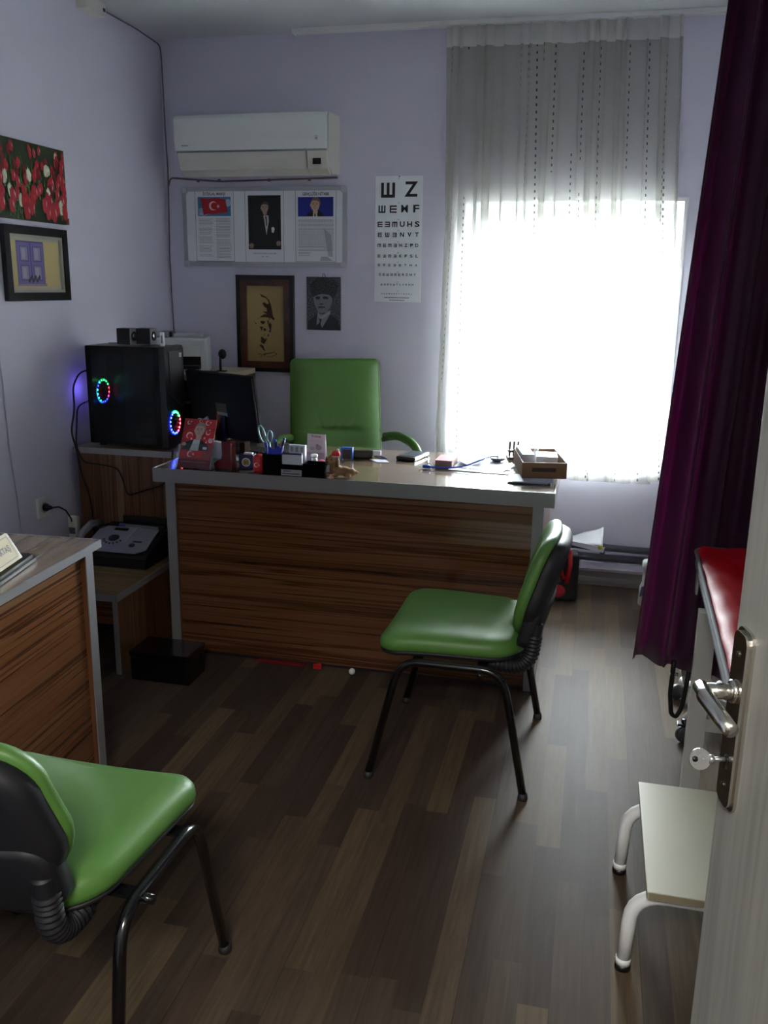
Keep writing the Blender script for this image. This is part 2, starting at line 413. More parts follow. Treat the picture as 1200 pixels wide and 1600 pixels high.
# window: white plastic frame set deep in the wall, two sashes
win = bpy.data.objects.new('window_1', None); COL.objects.link(win); struct(win)
WF = M('#e8eaec', 0.3, name='white_window_plastic')
fy0, fy1 = D+0.19, D+0.25
f = MB(WF)
def ring(mb, x0, x1, z0, z1, w, y0, y1, m=None):
    mb.box(x0, x1, y0, y1, z0, z0+w, m); mb.box(x0, x1, y0, y1, z1-w, z1, m); mb.box(x0, x0+w, y0, y1, z0+w, z1-w, m); mb.box(x1-w, x1, y0, y1, z0+w, z1-w, m)
ring(f, WX0, WX1, WZ0, WZ1, 0.045, fy0, fy1); f.build('window_frame', win)
MX = -0.35
f = MB(WF); ring(f, WX0+0.045, MX, WZ0+0.045, WZ1-0.045, 0.04, fy0-0.012, fy1-0.01); f.build('sash', win)
f = MB(WF); ring(f, MX, WX1-0.045, WZ0+0.045, WZ1-0.045, 0.04, fy0-0.012, fy1-0.01); s2 = f.build('sash', win)
MB(WF).box(WX1-0.075, WX1-0.05, fy0-0.05, fy0-0.035, 1.13, 1.26, bev=0.004).box(WX1-0.073, WX1-0.053, fy0-0.036, fy0-0.012, 1.12, 1.15).build('window_handle', s2)
box('pane', (WX0+0.085, MX-0.04, fy0+0.02, fy0+0.026, WZ0+0.085, WZ1-0.085), GLASS, win)
box('pane', (MX+0.04, WX1-0.085, fy0+0.02, fy0+0.026, WZ0+0.085, WZ1-0.085), GLASS, win)
rv = MB(M('#dcdce0', 0.6, name='white_reveal'))   # plastered white reveal lining
e = 0.006
rv.box(WX0, WX0+e, D-0.002, fy0, WZ0+e, WZ1-e); rv.box(WX1-e, WX1, D-0.002, fy0, WZ0+e, WZ1-e); rv.box(WX0, WX1, D-0.002, fy0, WZ1-e, WZ1); rv.box(WX0, WX1, D-0.002, fy0, WZ0, WZ0+e)
rv.build('reveal_lining', win)
ex = MB(M('#e6e6ea', 0.5)); ring(ex, WX0-0.012, WX1+0.012, WZ0-0.012, WZ1+0.012, 0.012, D-0.004, D+0.002)
ex.build('corner_bead', win)

# yard outside the window
struct(box('ground', (-30, 30, D+0.31, 40, -0.7, -0.6), M('#4d4c48', 0.9)))
# shutter box and unseen eaves slab, added to shade window head and floor
struct(box('trim_2', (WX0-0.02, WX1+0.02, D+0.30, D+0.46, WZ1-0.10, WZ1+0.12), M('#b8b6b0', 0.6)))
struct(box('eaves_blocker', (XL-0.3, XR+0.3, D+0.46, D+1.05, 2.35, 2.47), M('#a8a49c', 0.8)))

# door leaf, opened inwards, seen almost edge-on at the right
E0 = Vector((0.187, 1.07)); ang = math.radians(12.5)
DOORM = wood('pale_grey_oak_laminate', (60, 60, 2.2), [(0.3, '#7c7c77'), (0.5, '#8f8f89'), (0.7, '#9b9b94')], rough=0.45, coat=0.0)
door = bpy.data.objects.new('door_1', None); COL.objects.link(door); struct(door)
# local: x from free edge (0) to hinge (0.80); face towards the room is local -y... oriented so -y looks left
door.location = (E0.x, E0.y, 0); door.rotation_euler = (0, 0, math.atan2(-math.cos(ang), math.sin(ang)))
# local +x = (sin,-cos) ; local +y = (cos, sin) -> away from room side; left face is local y=0
MB(DOORM).box(0, 0.82, 0.0, 0.04, 0.008, 2.03, bev=0.0015).build('door_leaf', door)
MB(M('#77766f', 0.5)).box(-0.0012, 0.0, 0.004, 0.036, 0.02, 2.02).build('edge_band', door)
NICK = M('#d6d3cb', 0.2, 1.0, name='polished_nickel')
pl = MB(NICK)
pc, ph0, ph1, pw = 0.036, 0.916, 1.143, 0.023
def rrect(x0, x1, z0, z1, r, n=6):
    P = []
    for cx, cz, a in ((x1-r, z1-r, 0), (x0+r, z1-r, 90), (x0+r, z0+r, 180), (x1-r, z0+r, 270)):
        for i in range(n+1):
            t = math.radians(a+90*i/n); P.append((cx+r*math.cos(t), cz+r*math.sin(t)))
    return P
pl.prism(rrect(pc-pw, pc+pw, ph0, ph1, 0.014), -0.004, 0.0, 'y')
pl.prism(rrect(pc-pw+0.004, pc+pw-0.004, ph0+0.004, ph1-0.004, 0.012), -0.009, -0.004, 'y')
plate = pl.build('lock_plate', door)
for zz in (1.113, 0.945):
    MB(M('#5d5a52', 0.3, 1.0)).lathe([(0.0035, 0), (0.0035, 0.0015), (0.001, 0.002)], X=T(pc, -0.009, zz, rx=PI/2)).build('screw', plate)
HZ = 1.066
hd = MB(NICK)
hd.tube([(pc, -0.009, HZ), (pc, -0.047, HZ)], 0.0095, 16)
hd.tube([(pc-0.006, -0.047, HZ+0.002), (pc+0.02, -0.049, HZ+0.001), (pc+0.06, -0.046, HZ-0.003), (pc+0.088, -0.044, HZ-0.005)], 0.009, 16, rads=[0.0095, 0.010, 0.0095, 0.0085])
hd.lathe([(0.014, 0), (0.014, 0.004), (0.011, 0.006)], X=T(pc, -0.009, HZ, rx=PI/2))
hd.build('door_handle', door)
MB(M('#1b1b1b', 0.4)).lathe([(0.006, 0), (0.006, 0.001)], X=T(pc, -0.009, 0.978, rx=PI/2)).box(pc-0.002, pc+0.002, -0.0102, -0.009, 0.966, 0.978).build('keyhole', plate)
kx = E0.x + math.sin(ang)*pc; ky = E0.y - math.cos(ang)*pc
k = thing('key', 'silver key with a round bow sticking out of the door lock', 'key', (kx, ky, 0.978), door.rotation_euler[2])
STEEL = M('#b9bbbb', 0.28, 0.85, name='steel')
MB(STEEL).tube([(0, -0.011, 0), (0, -0.026, 0)], 0.0028, 10).build('shank', k)
kb = MB(STEEL)
kb.tube([(0, -0.024, 0), (0, -0.030, 0)], 0.005, 10)
bow = [(0.0128*math.cos(t), -0.0405+0.0128*math.sin(t)) for t in [2*PI*i/20 for i in range(20)]]
kb2 = MB(STEEL); KX = T(0, 0, 0, ry=math.radians(70))
kb2.prism(bow, -0.0013, 0.0013, 'z', X=KX); kb2.build('bow', k); kb.build('collar', k)
MB(BLACK).lathe([(0.0035, -0.0016), (0.0035, 0.0016)], X=KX @ T(0, -0.0465, 0)).build('ring_hole', k)

# ------------------------------------------------------------------ main desk
def desk(name, label, cat, loc, rz, Wd, Dp, topm, frontm, sidem, zt=0.793, th=0.048, l0=0.050, l1=0.038):
    t = thing(name, label, cat, loc, rz)
    box('desktop', (0.003, Wd-0.003, 0.003, Dp-0.003, zt-th, zt), topm, t)
    eb = MB(SILVER); eb.box(0, Wd, 0, 0.003, zt-th, zt-0.0005); eb.box(0, Wd, Dp-0.003, Dp, zt-th, zt-0.0005); eb.box(0, 0.003, 0.003, Dp-0.003, zt-th, zt-0.0005); eb.box(Wd-0.003, Wd, 0.003, Dp-0.003, zt-th, zt-0.0005)
    eb.box(0, Wd, 0.0, 0.0045, zt-0.0005, zt+0.0012); eb.box(Wd-0.0045, Wd, 0.0045, Dp, zt-0.0005, zt+0.0012); eb.box(0, 0.0045, 0.0045, Dp, zt-0.0005, zt+0.0012)
    eb.build('edge_band', t)
    for x0 in (l0, Wd-l1-0.040):
        sp = box('side_panel', (x0, x0+0.040, 0.012, Dp-0.03, 0.0, zt-th), sidem, t)
        box('edge_strip', (x0, x0+0.040, 0.009, 0.012, 0.0, zt-th), SILVER, sp)
    fp_ = box('front_panel', (l0+0.040, Wd-l1-0.040, 0.026, 0.044, 0.014, zt-th), frontm, t)
    box('gap_shade_strip', (l0+0.040, Wd-l1-0.040, 0.032, 0.040, 0.0, 0.014), BLACKM, fp_)  # black strip stands in for the shade below the panel
    return t
SIDEM = M('#a6a5a6', 0.35, name='grey_laminate_side')
desk('office_desk', 'wide zebra-wood desk with silver edges below the window, facing the room', 'desk', (-1.705, 3.24, 0), 0, 1.600, 0.70, W_TOP, W_X, W_Z, th=0.055)
TZ = 0.793
desk('office_desk', 'zebra-wood desk cut off by the left edge, with the gold nameplate on it', 'desk', (-1.305, 1.302, 0), math.radians(93.2), 0.950, 0.72, W_TOP2, W_X2, W_Z, th=0.022)

# ------------------------------------------------------------------ low side unit + upper unit
t = thing('side_table', 'low zebra-wood side unit with silver edge under the grey telephone', 'side table', (XL, 2.98, 0))
LW = -1.742 - XL - 0.004
box('top_board', (0.02, LW-0.003, 0.003, 0.60, 0.307, 0.335), W_MIDT, t)
MB(SILVER).box(0.02, LW, 0, 0.003, 0.307, 0.3348).box(LW-0.003, LW, 0.003, 0.60, 0.307, 0.3348).build('edge_band', t)
sp = box('end_panel', (LW-0.024, LW-0.002, 0.006, 0.59, 0, 0.307), W_Z, t)
box('edge_strip', (LW-0.024, LW-0.002, 0.003, 0.006, 0, 0.307), SILVER, sp)
box('rail', (0.05, LW-0.024, 0.03, 0.046, 0.20, 0.307), W_X2, t)
box('back_panel', (0.05, LW-0.024, 0.56, 0.575, 0, 0.307), BLACKM, t)
t = thing('side_cabinet', 'tall wooden side cabinet with upright grain under the black computer', 'cabinet', (-2.285, 3.60, 0))
CW = 0.575
box('top_board', (0, CW, 0.003, 0.50, 0.762, 0.788), W_MIDT, t)
MB(SILVER).box(0, CW, 0, 0.003, 0.762, 0.789).build('edge_band', t)
box('front_panel', (0.012, CW-0.03, 0.016, 0.034, 0.0, 0.762), W_Z, t)
box('side_panel', (0.012, 0.034, 0.034, 0.49, 0.0, 0.762), W_Z, t)
box('side_panel', (CW-0.055, CW-0.035, 0.034, 0.49, 0.0, 0.762), W_Z, t)

# ------------------------------------------------------------------ chairs
def seat_outline(wf, wr, d0, d1, rf, rr_, n=8):
    P = []
    for cx, cy, a, r in ((wf-rf, d1-rf, 0, rf), (-wf+rf, d1-rf, 90, rf), (-wr+rr_, d0+rr_, 180, rr_), (wr-rr_, d0+rr_, 270, rr_)):
        for i in range(n+1):
            t_ = math.radians(a+90*i/n); P.append((cx+r*math.cos(t_), cy+r*math.sin(t_)))
    # subdivide the straight runs
    Q = []
    for i in range(len(P)):
        a, b = Vector(P[i]), Vector(P[(i+1) % len(P)]); Q.append(tuple(a)); L = (b-a).length
        k_ = int(L/0.03)
        for j in range(1, k_): q = a.lerp(b, j/k_); Q.append(tuple(q))
    return Q
def visitor_chair(label, loc, rz, group):
    t = thing('visitor_chair', label, 'chair', loc, rz, group)
    zf = lambda x, y: -0.018 - 0.35*max(0, y-0.06)**2 + 0.15*x*x
    ol = seat_outline(0.250, 0.232, -0.215, 0.234, 0.070, 0.125)
    MB(GREEN).pad(ol, [(0.012, 0.436), (0.003, 0.442), (0.0, 0.455), (0.003, 0.472), (0.012, 0.484), (0.025, 0.490), (0.042, 0.4935)], zf=zf).build('seat', t)
    MB(BLACKM).pad(ol, [(0.04, 0.418), (0.012, 0.424), (0.004, 0.432), (0.006, 0.437)], zf=zf).build('seat_shell', t)
    for s in (1, -1):
        x = 0.262*s
        fr = MB(BLACKPAINT)
        fr.tube([(x*1.05, 0.245, 0.012), (x, 0.152, 0.405), (x, -0.165, 0.405), (x*1.05, -0.245, 0.012)], 0.0125, 14, bend=0.07)
        sf = fr.build('side_frame', t)
        for yy in (0.245, -0.245):
            MB(M('#1a1a1a', 0.6)).lathe([(0.015, 0), (0.016, 0.004), (0.014, 0.022)], n=14, X=T(x*1.05, yy, 0)).build('foot_cap', sf)
    cr = MB(BLACKPAINT)
    for yy in (0.10, -0.10): cr.box(-0.255, 0.255, yy-0.015, yy+0.015, 0.403, 0.410); 
    cr.tube([(-0.30, -0.10, 0.400), (-0.262, -0.10, 0.400)], 0.010, 8); cr.tube([(0.262, -0.10, 0.400), (0.295, -0.10, 0.400)], 0.010, 8)
    cr.build('cross_bar', t)
    # backrest support arms in ribbed sleeves
    for s in (1, -1):
        x = 0.172*s
        base = [Vector(p) for p in ((x, -0.08, 0.400), (x, -0.15, 0.390), (x, -0.205, 0.395), (x, -0.236, 0.43), (x, -0.244, 0.485), (x, -0.252, 0.535))]
        # smooth the curve
        def cr_(P, n):
            o = []
            for i in range(len(P)-1):
                p0 = P[max(i-1, 0)]; p1 = P[i]; p2 = P[i+1]; p3 = P[min(i+2, len(P)-1)]
                for j in range(n):
                    u = j/n; o.append(0.5*((2*p1)+(-p0+p2)*u+(2*p0-5*p1+4*p2-p3)*u*u+(-p0+3*p1-3*p2+p3)*u**3))
            o.append(P[-1]); return o
        c = cr_(base, 18)
        MB(BLACKM).tube(c, 0.02, 14, rads=[0.0225 + (0.003 if (i//2) % 2 else -0.002) if 14 < i < 76 else 0.020 for i in range(len(c))]).build('ribbed_sleeve', t)
    # backrest: slightly wrapped cushion on a black shell
    ob = seat_outline(0.185, 0.215, -0.165, 0.165, 0.10, 0.12)   # local: x width, y height (bottom wider)
    ob = [(x, y) for x, y in ob]
    BX = T(0, -0.256, 0.624, rx=math.radians(-74))
    wrap = lambda x, y: 0.65*x*x
    o1 = [(-x, -y) for x, y in seat_outline(0.195, 0.210, -0.170, 0.170, 0.10, 0.15)]
    MB(GREEN).pad(o1, [(0.006, 0.0), (0.0, 0.008), (0.002, 0.02), (0.012, 0.032), (0.03, 0.039), (0.055, 0.042)], X=BX, zf=wrap).build('backrest', t)
    MB(BLACKM).pad([(x_*0.99, y_*0.99+0.008) for x_, y_ in o1], [(0.045, -0.042), (0.015, -0.040), (0.004, -0.030), (0.0, -0.006), (0.004, -0.001)], X=BX, zf=wrap).pad(seat_outline(0.195, 0.195, 0.02, 0.176, 0.03, 0.05), [(0.016, -0.050), (0.004, -0.046), (0.0, -0.036), (0.0, -0.006), (0.01, -0.002)], X=BX, zf=wrap).build('back_shell', t)
    return t
visitor_chair('green vinyl visitor chair standing in front of the main desk, side on', (-0.362, 2.762, 0), math.radians(89.0), 'green visitor chairs')
visitor_chair('green vinyl visitor chair in the near left corner, seen from behind', (-1.026, 1.418, 0), math.radians(-0.5), 'green visitor chairs')

# office chair behind the desk
t = thing('office_chair', 'high-backed green swivel chair with chrome arms behind the desk', 'chair', (-1.185, 4.24, 0), math.radians(-155))
def back_f(side):
    def fn(u, v):
        x = (u-0.5)*2; wd = 0.222 + 0.012*(1-v)
        z = v*0.66
        edge = max(0.0, 1-abs(x)**6)*max(0.0, 1-abs(2*v-1)**14)
        d = 0.035*edge + 0.012
        if side > 0:
            zc = 0.46 + 0.012*x
            d -= 0.013*math.exp(-((v-zc)/0.018)**2)*(1 if abs(x) < 0.42 else math.exp(-((abs(x)-0.42)/0.12)**2))
            d -= 0.004*math.exp(-((v-zc)/0.012)**2)
            for xa, sl in ((-0.30, -0.5), (-0.08, -0.35), (0.10, -0.15), (0.34, 0.45)):
                if v > zc: d -= 0.0045*math.exp(-((x-xa-sl*(v-zc)*2)/0.035)**2)*math.exp(-((v-zc)/0.10)**2)
            return Vector((x*wd, d, z))
        return Vector((x*wd, -d*0.7, z))
    return fn
BT = T(0, -0.20, 0.485, rx=math.radians(7))
bk = MB(GREEN); bk.grid(lambda u, v: back_f(1)(1-u, v), 60, 60, X=BT); bk.build('backrest', t)
bk = MB(GREEN); bk.grid(back_f(-1), 30, 20, X=BT)
o_ = bk.build('back_cover', t)
sd = MB(M('#4f7d2a', 0.5, name='green_piping'))
ring_pts = [(0.234, 0, 0), (0.222, 0, 0.66), (-0.222, 0, 0.66), (-0.234, 0, 0)]
sd.tube(ring_pts+[ring_pts[0]], 0.011, 8, X=BT, bend=0.02); sd.build('piping', t)
MB(GREEN).pad(seat_outline(0.25, 0.25, -0.22, 0.25, 0.08, 0.06), [(0.01, 0.43), (0.0, 0.45), (0.0, 0.49), (0.015, 0.515), (0.04, 0.522)]).build('seat', t)
for s in (1, -1):
    x = 0.27*s
    fr = MB(CHROME); fr.tube([(x*0.88, -0.185, 0.74), (x*1.10, -0.10, 0.765), (x*1.28, 0.07, 0.745), (x*1.34, 0.20, 0.66), (x*1.0, 0.19, 0.48)], 0.013, 12, bend=0.07); a = fr.build('arm_frame', t)
    MB(GREEN).tube([(x*0.90, -0.170, 0.762), (x*1.10, -0.10, 0.780), (x*1.28, 0.06, 0.764), (x*1.33, 0.165, 0.700)], 0.017, 14, rads=None, bend=0.06).build('arm_pad', a)
b5 = MB(CHROME); b5.tube([(0, 0, 0.08), (0, 0, 0.43)], 0.025, 16)
for i in range(5):
    a = 2*PI*i/5; b5.tube([(0, 0, 0.10), (0.28*math.cos(a), 0.28*math.sin(a), 0.065)], 0.018, 8)
b5.build('star_base', t)
for i in range(5):
    a = 2*PI*i/5; MB(BLACK).lathe([(0.026, -0.018), (0.028, 0), (0.026, 0.018)], X=T(0.28*math.cos(a), 0.28*math.sin(a), 0.028, rx=PI/2)).build('caster', t)

# ------------------------------------------------------------------ sheer curtain and its rail
RX0, RX1, RY = -1.556, 0.95, 4.64
t = thing('curtain_rail', 'long white double curtain rail fixed along the ceiling above the window', 'curtain rail', (0, 0, 0))
r = MB(M('#e4e6e6', 0.4, name='white_aluminium')); r.box(RX0, RX1, RY-0.033, RY+0.033, ZC-0.011, ZC-0.001); r.box(RX0, RX1, RY-0.033, RY-0.028, ZC-0.020, ZC-0.011); r.box(RX0, RX1, RY-0.006, RY-0.001, ZC-0.016, ZC-0.011); r.box(RX0, RX1, RY+0.028, RY+0.033, ZC-0.016, ZC-0.011)
r.build('track', t); box('end_cap', (RX0-0.004, RX0, RY-0.034, RY+0.034, ZC-0.021, ZC-0.001), WHITE, t)
t = thing('sheer_curtain', 'grey-white sheer curtain with dotted stitch lines hanging over the bright window', 'curtain')
SH = cloth_mat('sheer_voile', '#c6c5be', 0.60, True); SHH = cloth_mat('curtain_tape', '#e2e2de', 0.80, False)
ph = [random.uniform(0, 2*PI) for _ in range(6)]
def sheer(u, v):      # v 0 bottom .. 1 top
    x0 = -0.812 + 0.016*v; x1 = 0.405 + (0.286-0.405)*v
    warp = u + 0.012*math.sin(2*PI*3*u+ph[0]) + 0.010*math.sin(2*PI*7*u+ph[1])
    x = x0 + (x1-x0)*min(1.0, max(0.0, warp))
    k = 17
    P_ = 2*PI*k*u + ph[2] + 0.9*math.sin(2*PI*2.3*u+ph[5]+v*1.3) + 0.8*(1-v)*math.sin(2*PI*3.1*u+ph[1])
    A_ = 0.72 + 0.28*math.sin(2*PI*4.3*u+ph[0])          # some folds deep and doubled, some shallow
    w_ = math.sin(P_)
    y = (0.013+0.006*(1-v))*w_*(0.6+0.6*A_) + 0.006*math.sin(2*PI*6.3*u+ph[3]+1.2*v)
    x += (0.033*A_)*math.cos(P_+0.5)*(0.75+0.25*v) + 0.010*(1-v)*math.sin(2*PI*5*u+ph[4])
    y += 0.012*(1-v)**2
    zt, zb = 2.712, 0.565 + 0.045*(1-min(1, u*1.7))**1.0 + (0.045 if u > 0.9 else 0.0)*(u-0.9)*10 + 0.006*w_
    z = zb + (zt-zb)*v
    return Vector((x, RY-0.02-y, z))
VH = 1 - 0.090/2.15
def uvmesh(name, mat, v0, v1, nu, nv, parent):
    mb = MB(mat); mb.grid(lambda u, v: sheer(u, v0+(v1-v0)*v), nu, nv); o = mb.build(name, parent)
    me = o.data; ul = me.uv_layers.new(name='UVMap')
    for lp in me.loops:
        i = lp.vertex_index; ul.data[lp.index].uv = ((i % (nu+1))/nu, v0+(v1-v0)*((i//(nu+1))/nv))
    return o
uvmesh('voile', SH, 0.0, VH, 420, 40, t)
uvmesh('header_tape', SHH, VH, 1.0, 420, 3, t)
for i in range(14):
    p = sheer((i+0.5)/14, 1.0); MB(WHITE).tube([(p.x, p.y, p.z-0.006), (p.x, RY-0.02, 2.7255)], 0.0022, 6).build('hook', t)

# ------------------------------------------------------------------ purple curtain
PURP = bpy.data.materials.new('plum_curtain_cloth'); PURP.use_nodes = True; nt = PURP.node_tree; pb = nt.nodes['Principled BSDF']
pb.inputs['Base Color'].default_value = lin('#3f1437'); pb.inputs['Roughness'].default_value = 0.6; pb.inputs['Sheen Weight'].default_value = 0.15
tn = nt.nodes.new('ShaderNodeBsdfTranslucent'); tn.inputs[0].default_value = lin('#c04aa4')
ms = nt.nodes.new('ShaderNodeMixShader'); ms.inputs[0].default_value = 0.17
outn = [n for n in nt.nodes if n.type == 'OUTPUT_MATERIAL'][0]
nt.links.new(pb.outputs[0], ms.inputs[1]); nt.links.new(tn.outputs[0], ms.inputs[2]); nt.links.new(ms.outputs[0], outn.inputs[0])
t = thing('privacy_curtain', 'dark plum curtain hanging in deep folds beside the examination couch', 'curtain')
def plum(u, v):
    xl = 0.188 + 0.120*v**0.92; xr = 0.93
    x = xl + (xr-xl)*u
    amp = 0.030*(1-0.25*v)
    f_ = 2*PI*7.0*u**0.9
    y = 2.965 - amp*math.sin(f_+0.6) - 0.010*math.sin(2.3*f_+1+v)
    if u < 0.07: y = 2.955 + 0.075*u/0.07; x = xl + 0.050*u/0.07       # the leading edge stands out as a single layer of cloth
    elif u < 0.12: q = (u-0.07)/0.05; y = (1-q)*3.03 + q*y; x = (1-q)*(xl+0.050) + q*x
    x += 0.010*math.cos(f_)
    z = 0.300 - 0.05*min(1, u*2.2) + 0.004*math.sin(f_) + (2.70-0.27)*v
    return Vector((x, y, z))
pm = MB(PURP); pm.grid(plum, 260, 30); po = pm.build('cloth', t)
so = po.modifiers.new('thickness', 'SOLIDIFY'); so.thickness = 0.002
def plum2(u, v):
    p = plum(0.13+0.87*u, v); return Vector((p.x+0.012, 3.085 + 0.022*math.sin(2*PI*6*u), p.z+0.004))
pm = MB(PURP); pm.grid(plum2, 120, 20); po = pm.build('light_block_layer', t)  # unseen second layer, added to stop window light glowing through the folds
so = po.modifiers.new('thickness', 'SOLIDIFY'); so.thickness = 0.002
t2 = thing('curtain_rail', 'ceiling rail carrying the dark plum curtain', 'curtain rail')
box('track', (0.24, XR-0.01, 2.945, 3.10, ZC-0.022, ZC-0.001), WHITE, t2)
for i in range(9):
    p = plum((i+0.5)/9, 1.0); MB(WHITE).tube([(p.x, p.y, p.z-0.006), (p.x, 2.96, ZC-0.0225)], 0.0025, 6).build('hook', t)

# ------------------------------------------------------------------ air conditioner
ACX0, ACX1 = -2.147, -1.340
t = thing('air_conditioner', 'white split air conditioner mounted high on the back wall', 'air conditioner', (ACX0, D, 2.055))
ACW = ACX1-ACX0
ACM = M('#e6ecea', 0.35, name='aircon_plastic'); ACD = M('#d6d5cc', 0.45, name='aircon_lower')
MB(M('#cfcec6', 0.45)).prism([(0, 0.01), (-0.12, 0.0), (-0.165, 0.03), (-0.185, 0.10), (-0.195, 0.26), (-0.18, 0.282), (0, 0.29)], 0.0, ACW, 'x').build('body', t)
up = MB(ACM); up.prism([(-0.190, 0.112), (-0.205, 0.112), (-0.212, 0.17), (-0.212, 0.262), (-0.205, 0.274), (-0.18, 0.284), (-0.18, 0.27)], -0.003, ACW-0.010, 'x'); fp = up.build('front_panel', t)
lo = MB(ACD); lo.prism([(-0.190, 0.102), (-0.200, 0.102), (-0.196, 0.07), (-0.172, 0.022), (-0.130, -0.004), (-0.12, 0.004), (-0.16, 0.034)], 0.010, ACW-0.115, 'x'); lo.build('air_flap', t)
lo = MB(M('#d2d0c2', 0.4)); lo.prism([(-0.186, 0.102), (-0.200, 0.102), (-0.198, 0.07), (-0.180, 0.022), (-0.14, -0.004), (-0.12, 0.004), (-0.16, 0.034)], ACW-0.110, ACW-0.010, 'x'); ctl = lo.build('control_cover', t)
MB(M('#1a1c12', 0.2)).box(ACW-0.082, ACW-0.040, -0.2015, -0.196, 0.036, 0.086, X=T(0, 0.004, 0.004)).build('display', ctl)
MB(M('#8e979b', 0.4)).box(0.0, ACW-0.012, -0.196, -0.188, 0.102, 0.112).build('seam', t)
a = Art(); a.rect(0.036, 0.072, 0.1325, 0.1365, '#6b7278'); a.rect(ACW-0.062, ACW-0.054, 0.154, 0.164, '#8a9096'); a.frame(ACW-0.066, ACW-0.050, 0.150, 0.170, 0.0012, '#9aa0a4')
ao = a.build('small_emblem', fp); ao.location = (0, -0.2125, 0)

# cable run round the air conditioner and down the corner
t = thing('wall_cable', 'thin painted cable clipped down the room corner beside the air conditioner', 'cable')
cb = MB(M('#6f6a7c', 0.6, name='painted_cable'))
cb.tube([(XL+0.008, 4.10, ZC-0.012), (XL+0.008, 4.45, ZC-0.012), (XL+0.015, D-0.02, ZC-0.03), (XL+0.014, D-0.008, ZC-0.09), (-2.298, D-0.006, 2.31), (-2.292, D-0.006, 2.10), (-2.296, D-0.006, 1.9), (-2.303, D-0.006, 1.66), (-2.300, D-0.006, 1.45), (-2.296, D-0.006, 1.26), (-2.296, D-0.006, 1.0)], 0.0035, 8, bend=0.03)
cb.build('corner_run', t)
cb = MB(M('#6d5f6a', 0.6)); cb.tube([(-2.292, D-0.006, 2.02), (-2.280, D-0.006, 2.062), (-2.0, D-0.006, 2.040), (-1.7, D-0.006, 2.046), (-1.35, D-0.006, 2.052)], 0.0045, 8, bend=0.03)
for x in (-2.12, -2.0, -1.72, -1.5): cb.box(x-0.006, x+0.006, D-0.012, D, 2.038, 2.052)
cb.build('horizontal_run', t)
t = thing('wall_cable', 'thin grey cable running down the left wall above the near desk', 'cable')
MB(M('#b4b2c6', 0.6)).tube([(XL+0.004, 3.165, 1.27), (XL+0.004, 3.178, 1.11), (XL+0.004, 3.183, 0.85), (XL+0.004, 3.206, 0.63), (XL+0.004, 3.216, 0.43), (XL+0.004, 3.22, 0.1)], 0.003, 8).build('run', t)

# white sensor box top-left
t = thing('motion_sensor', 'small white box with a dark eye on the left wall under the ceiling', 'sensor', (XL, 4.02, 2.738))
MB(OFFWHITE).box(0, 0.055, -0.11, 0.06, -0.062, -0.004, bev=0.008).build('housing', t)
MB(BLACK).box(0.0545, 0.057, 0.028, 0.046, -0.042, -0.028).build('lens', t)

# ------------------------------------------------------------------ whiteboard and three posters
t = thing('whiteboard', 'aluminium-framed whiteboard carrying three printed sheets under the air conditioner', 'whiteboard', (-2.208, D, 1.606))
BW, BH = 0.910, 0.404
box('board', (0.012, BW-0.012, -0.016, -0.004, 0.012, BH-0.012), M('#e2e7ec', 0.3, name='whiteboard_enamel'), t)
AL = M('#a9adb4', 0.35, 0.6, name='aluminium')
f = MB(AL); f.box(0.02, BW-0.02, -0.022, -0.0, 0, 0.026); f.box(0.02, BW-0.02, -0.022, -0.0, BH-0.020, BH); f.box(0, 0.020, -0.022, 0, 0.02, BH-0.02); f.box(BW-0.020, BW, -0.022, 0, 0.02, BH-0.02); f.build('frame', t)
for x in (0, BW-0.028):
    for z in (0, BH-0.028): MB(M('#b7babf', 0.5)).box(x-0.002, x+0.030, -0.026, 0, z-0.002, z+0.030, bev=0.006).build('corner_cap', t)
PY = D-0.0175
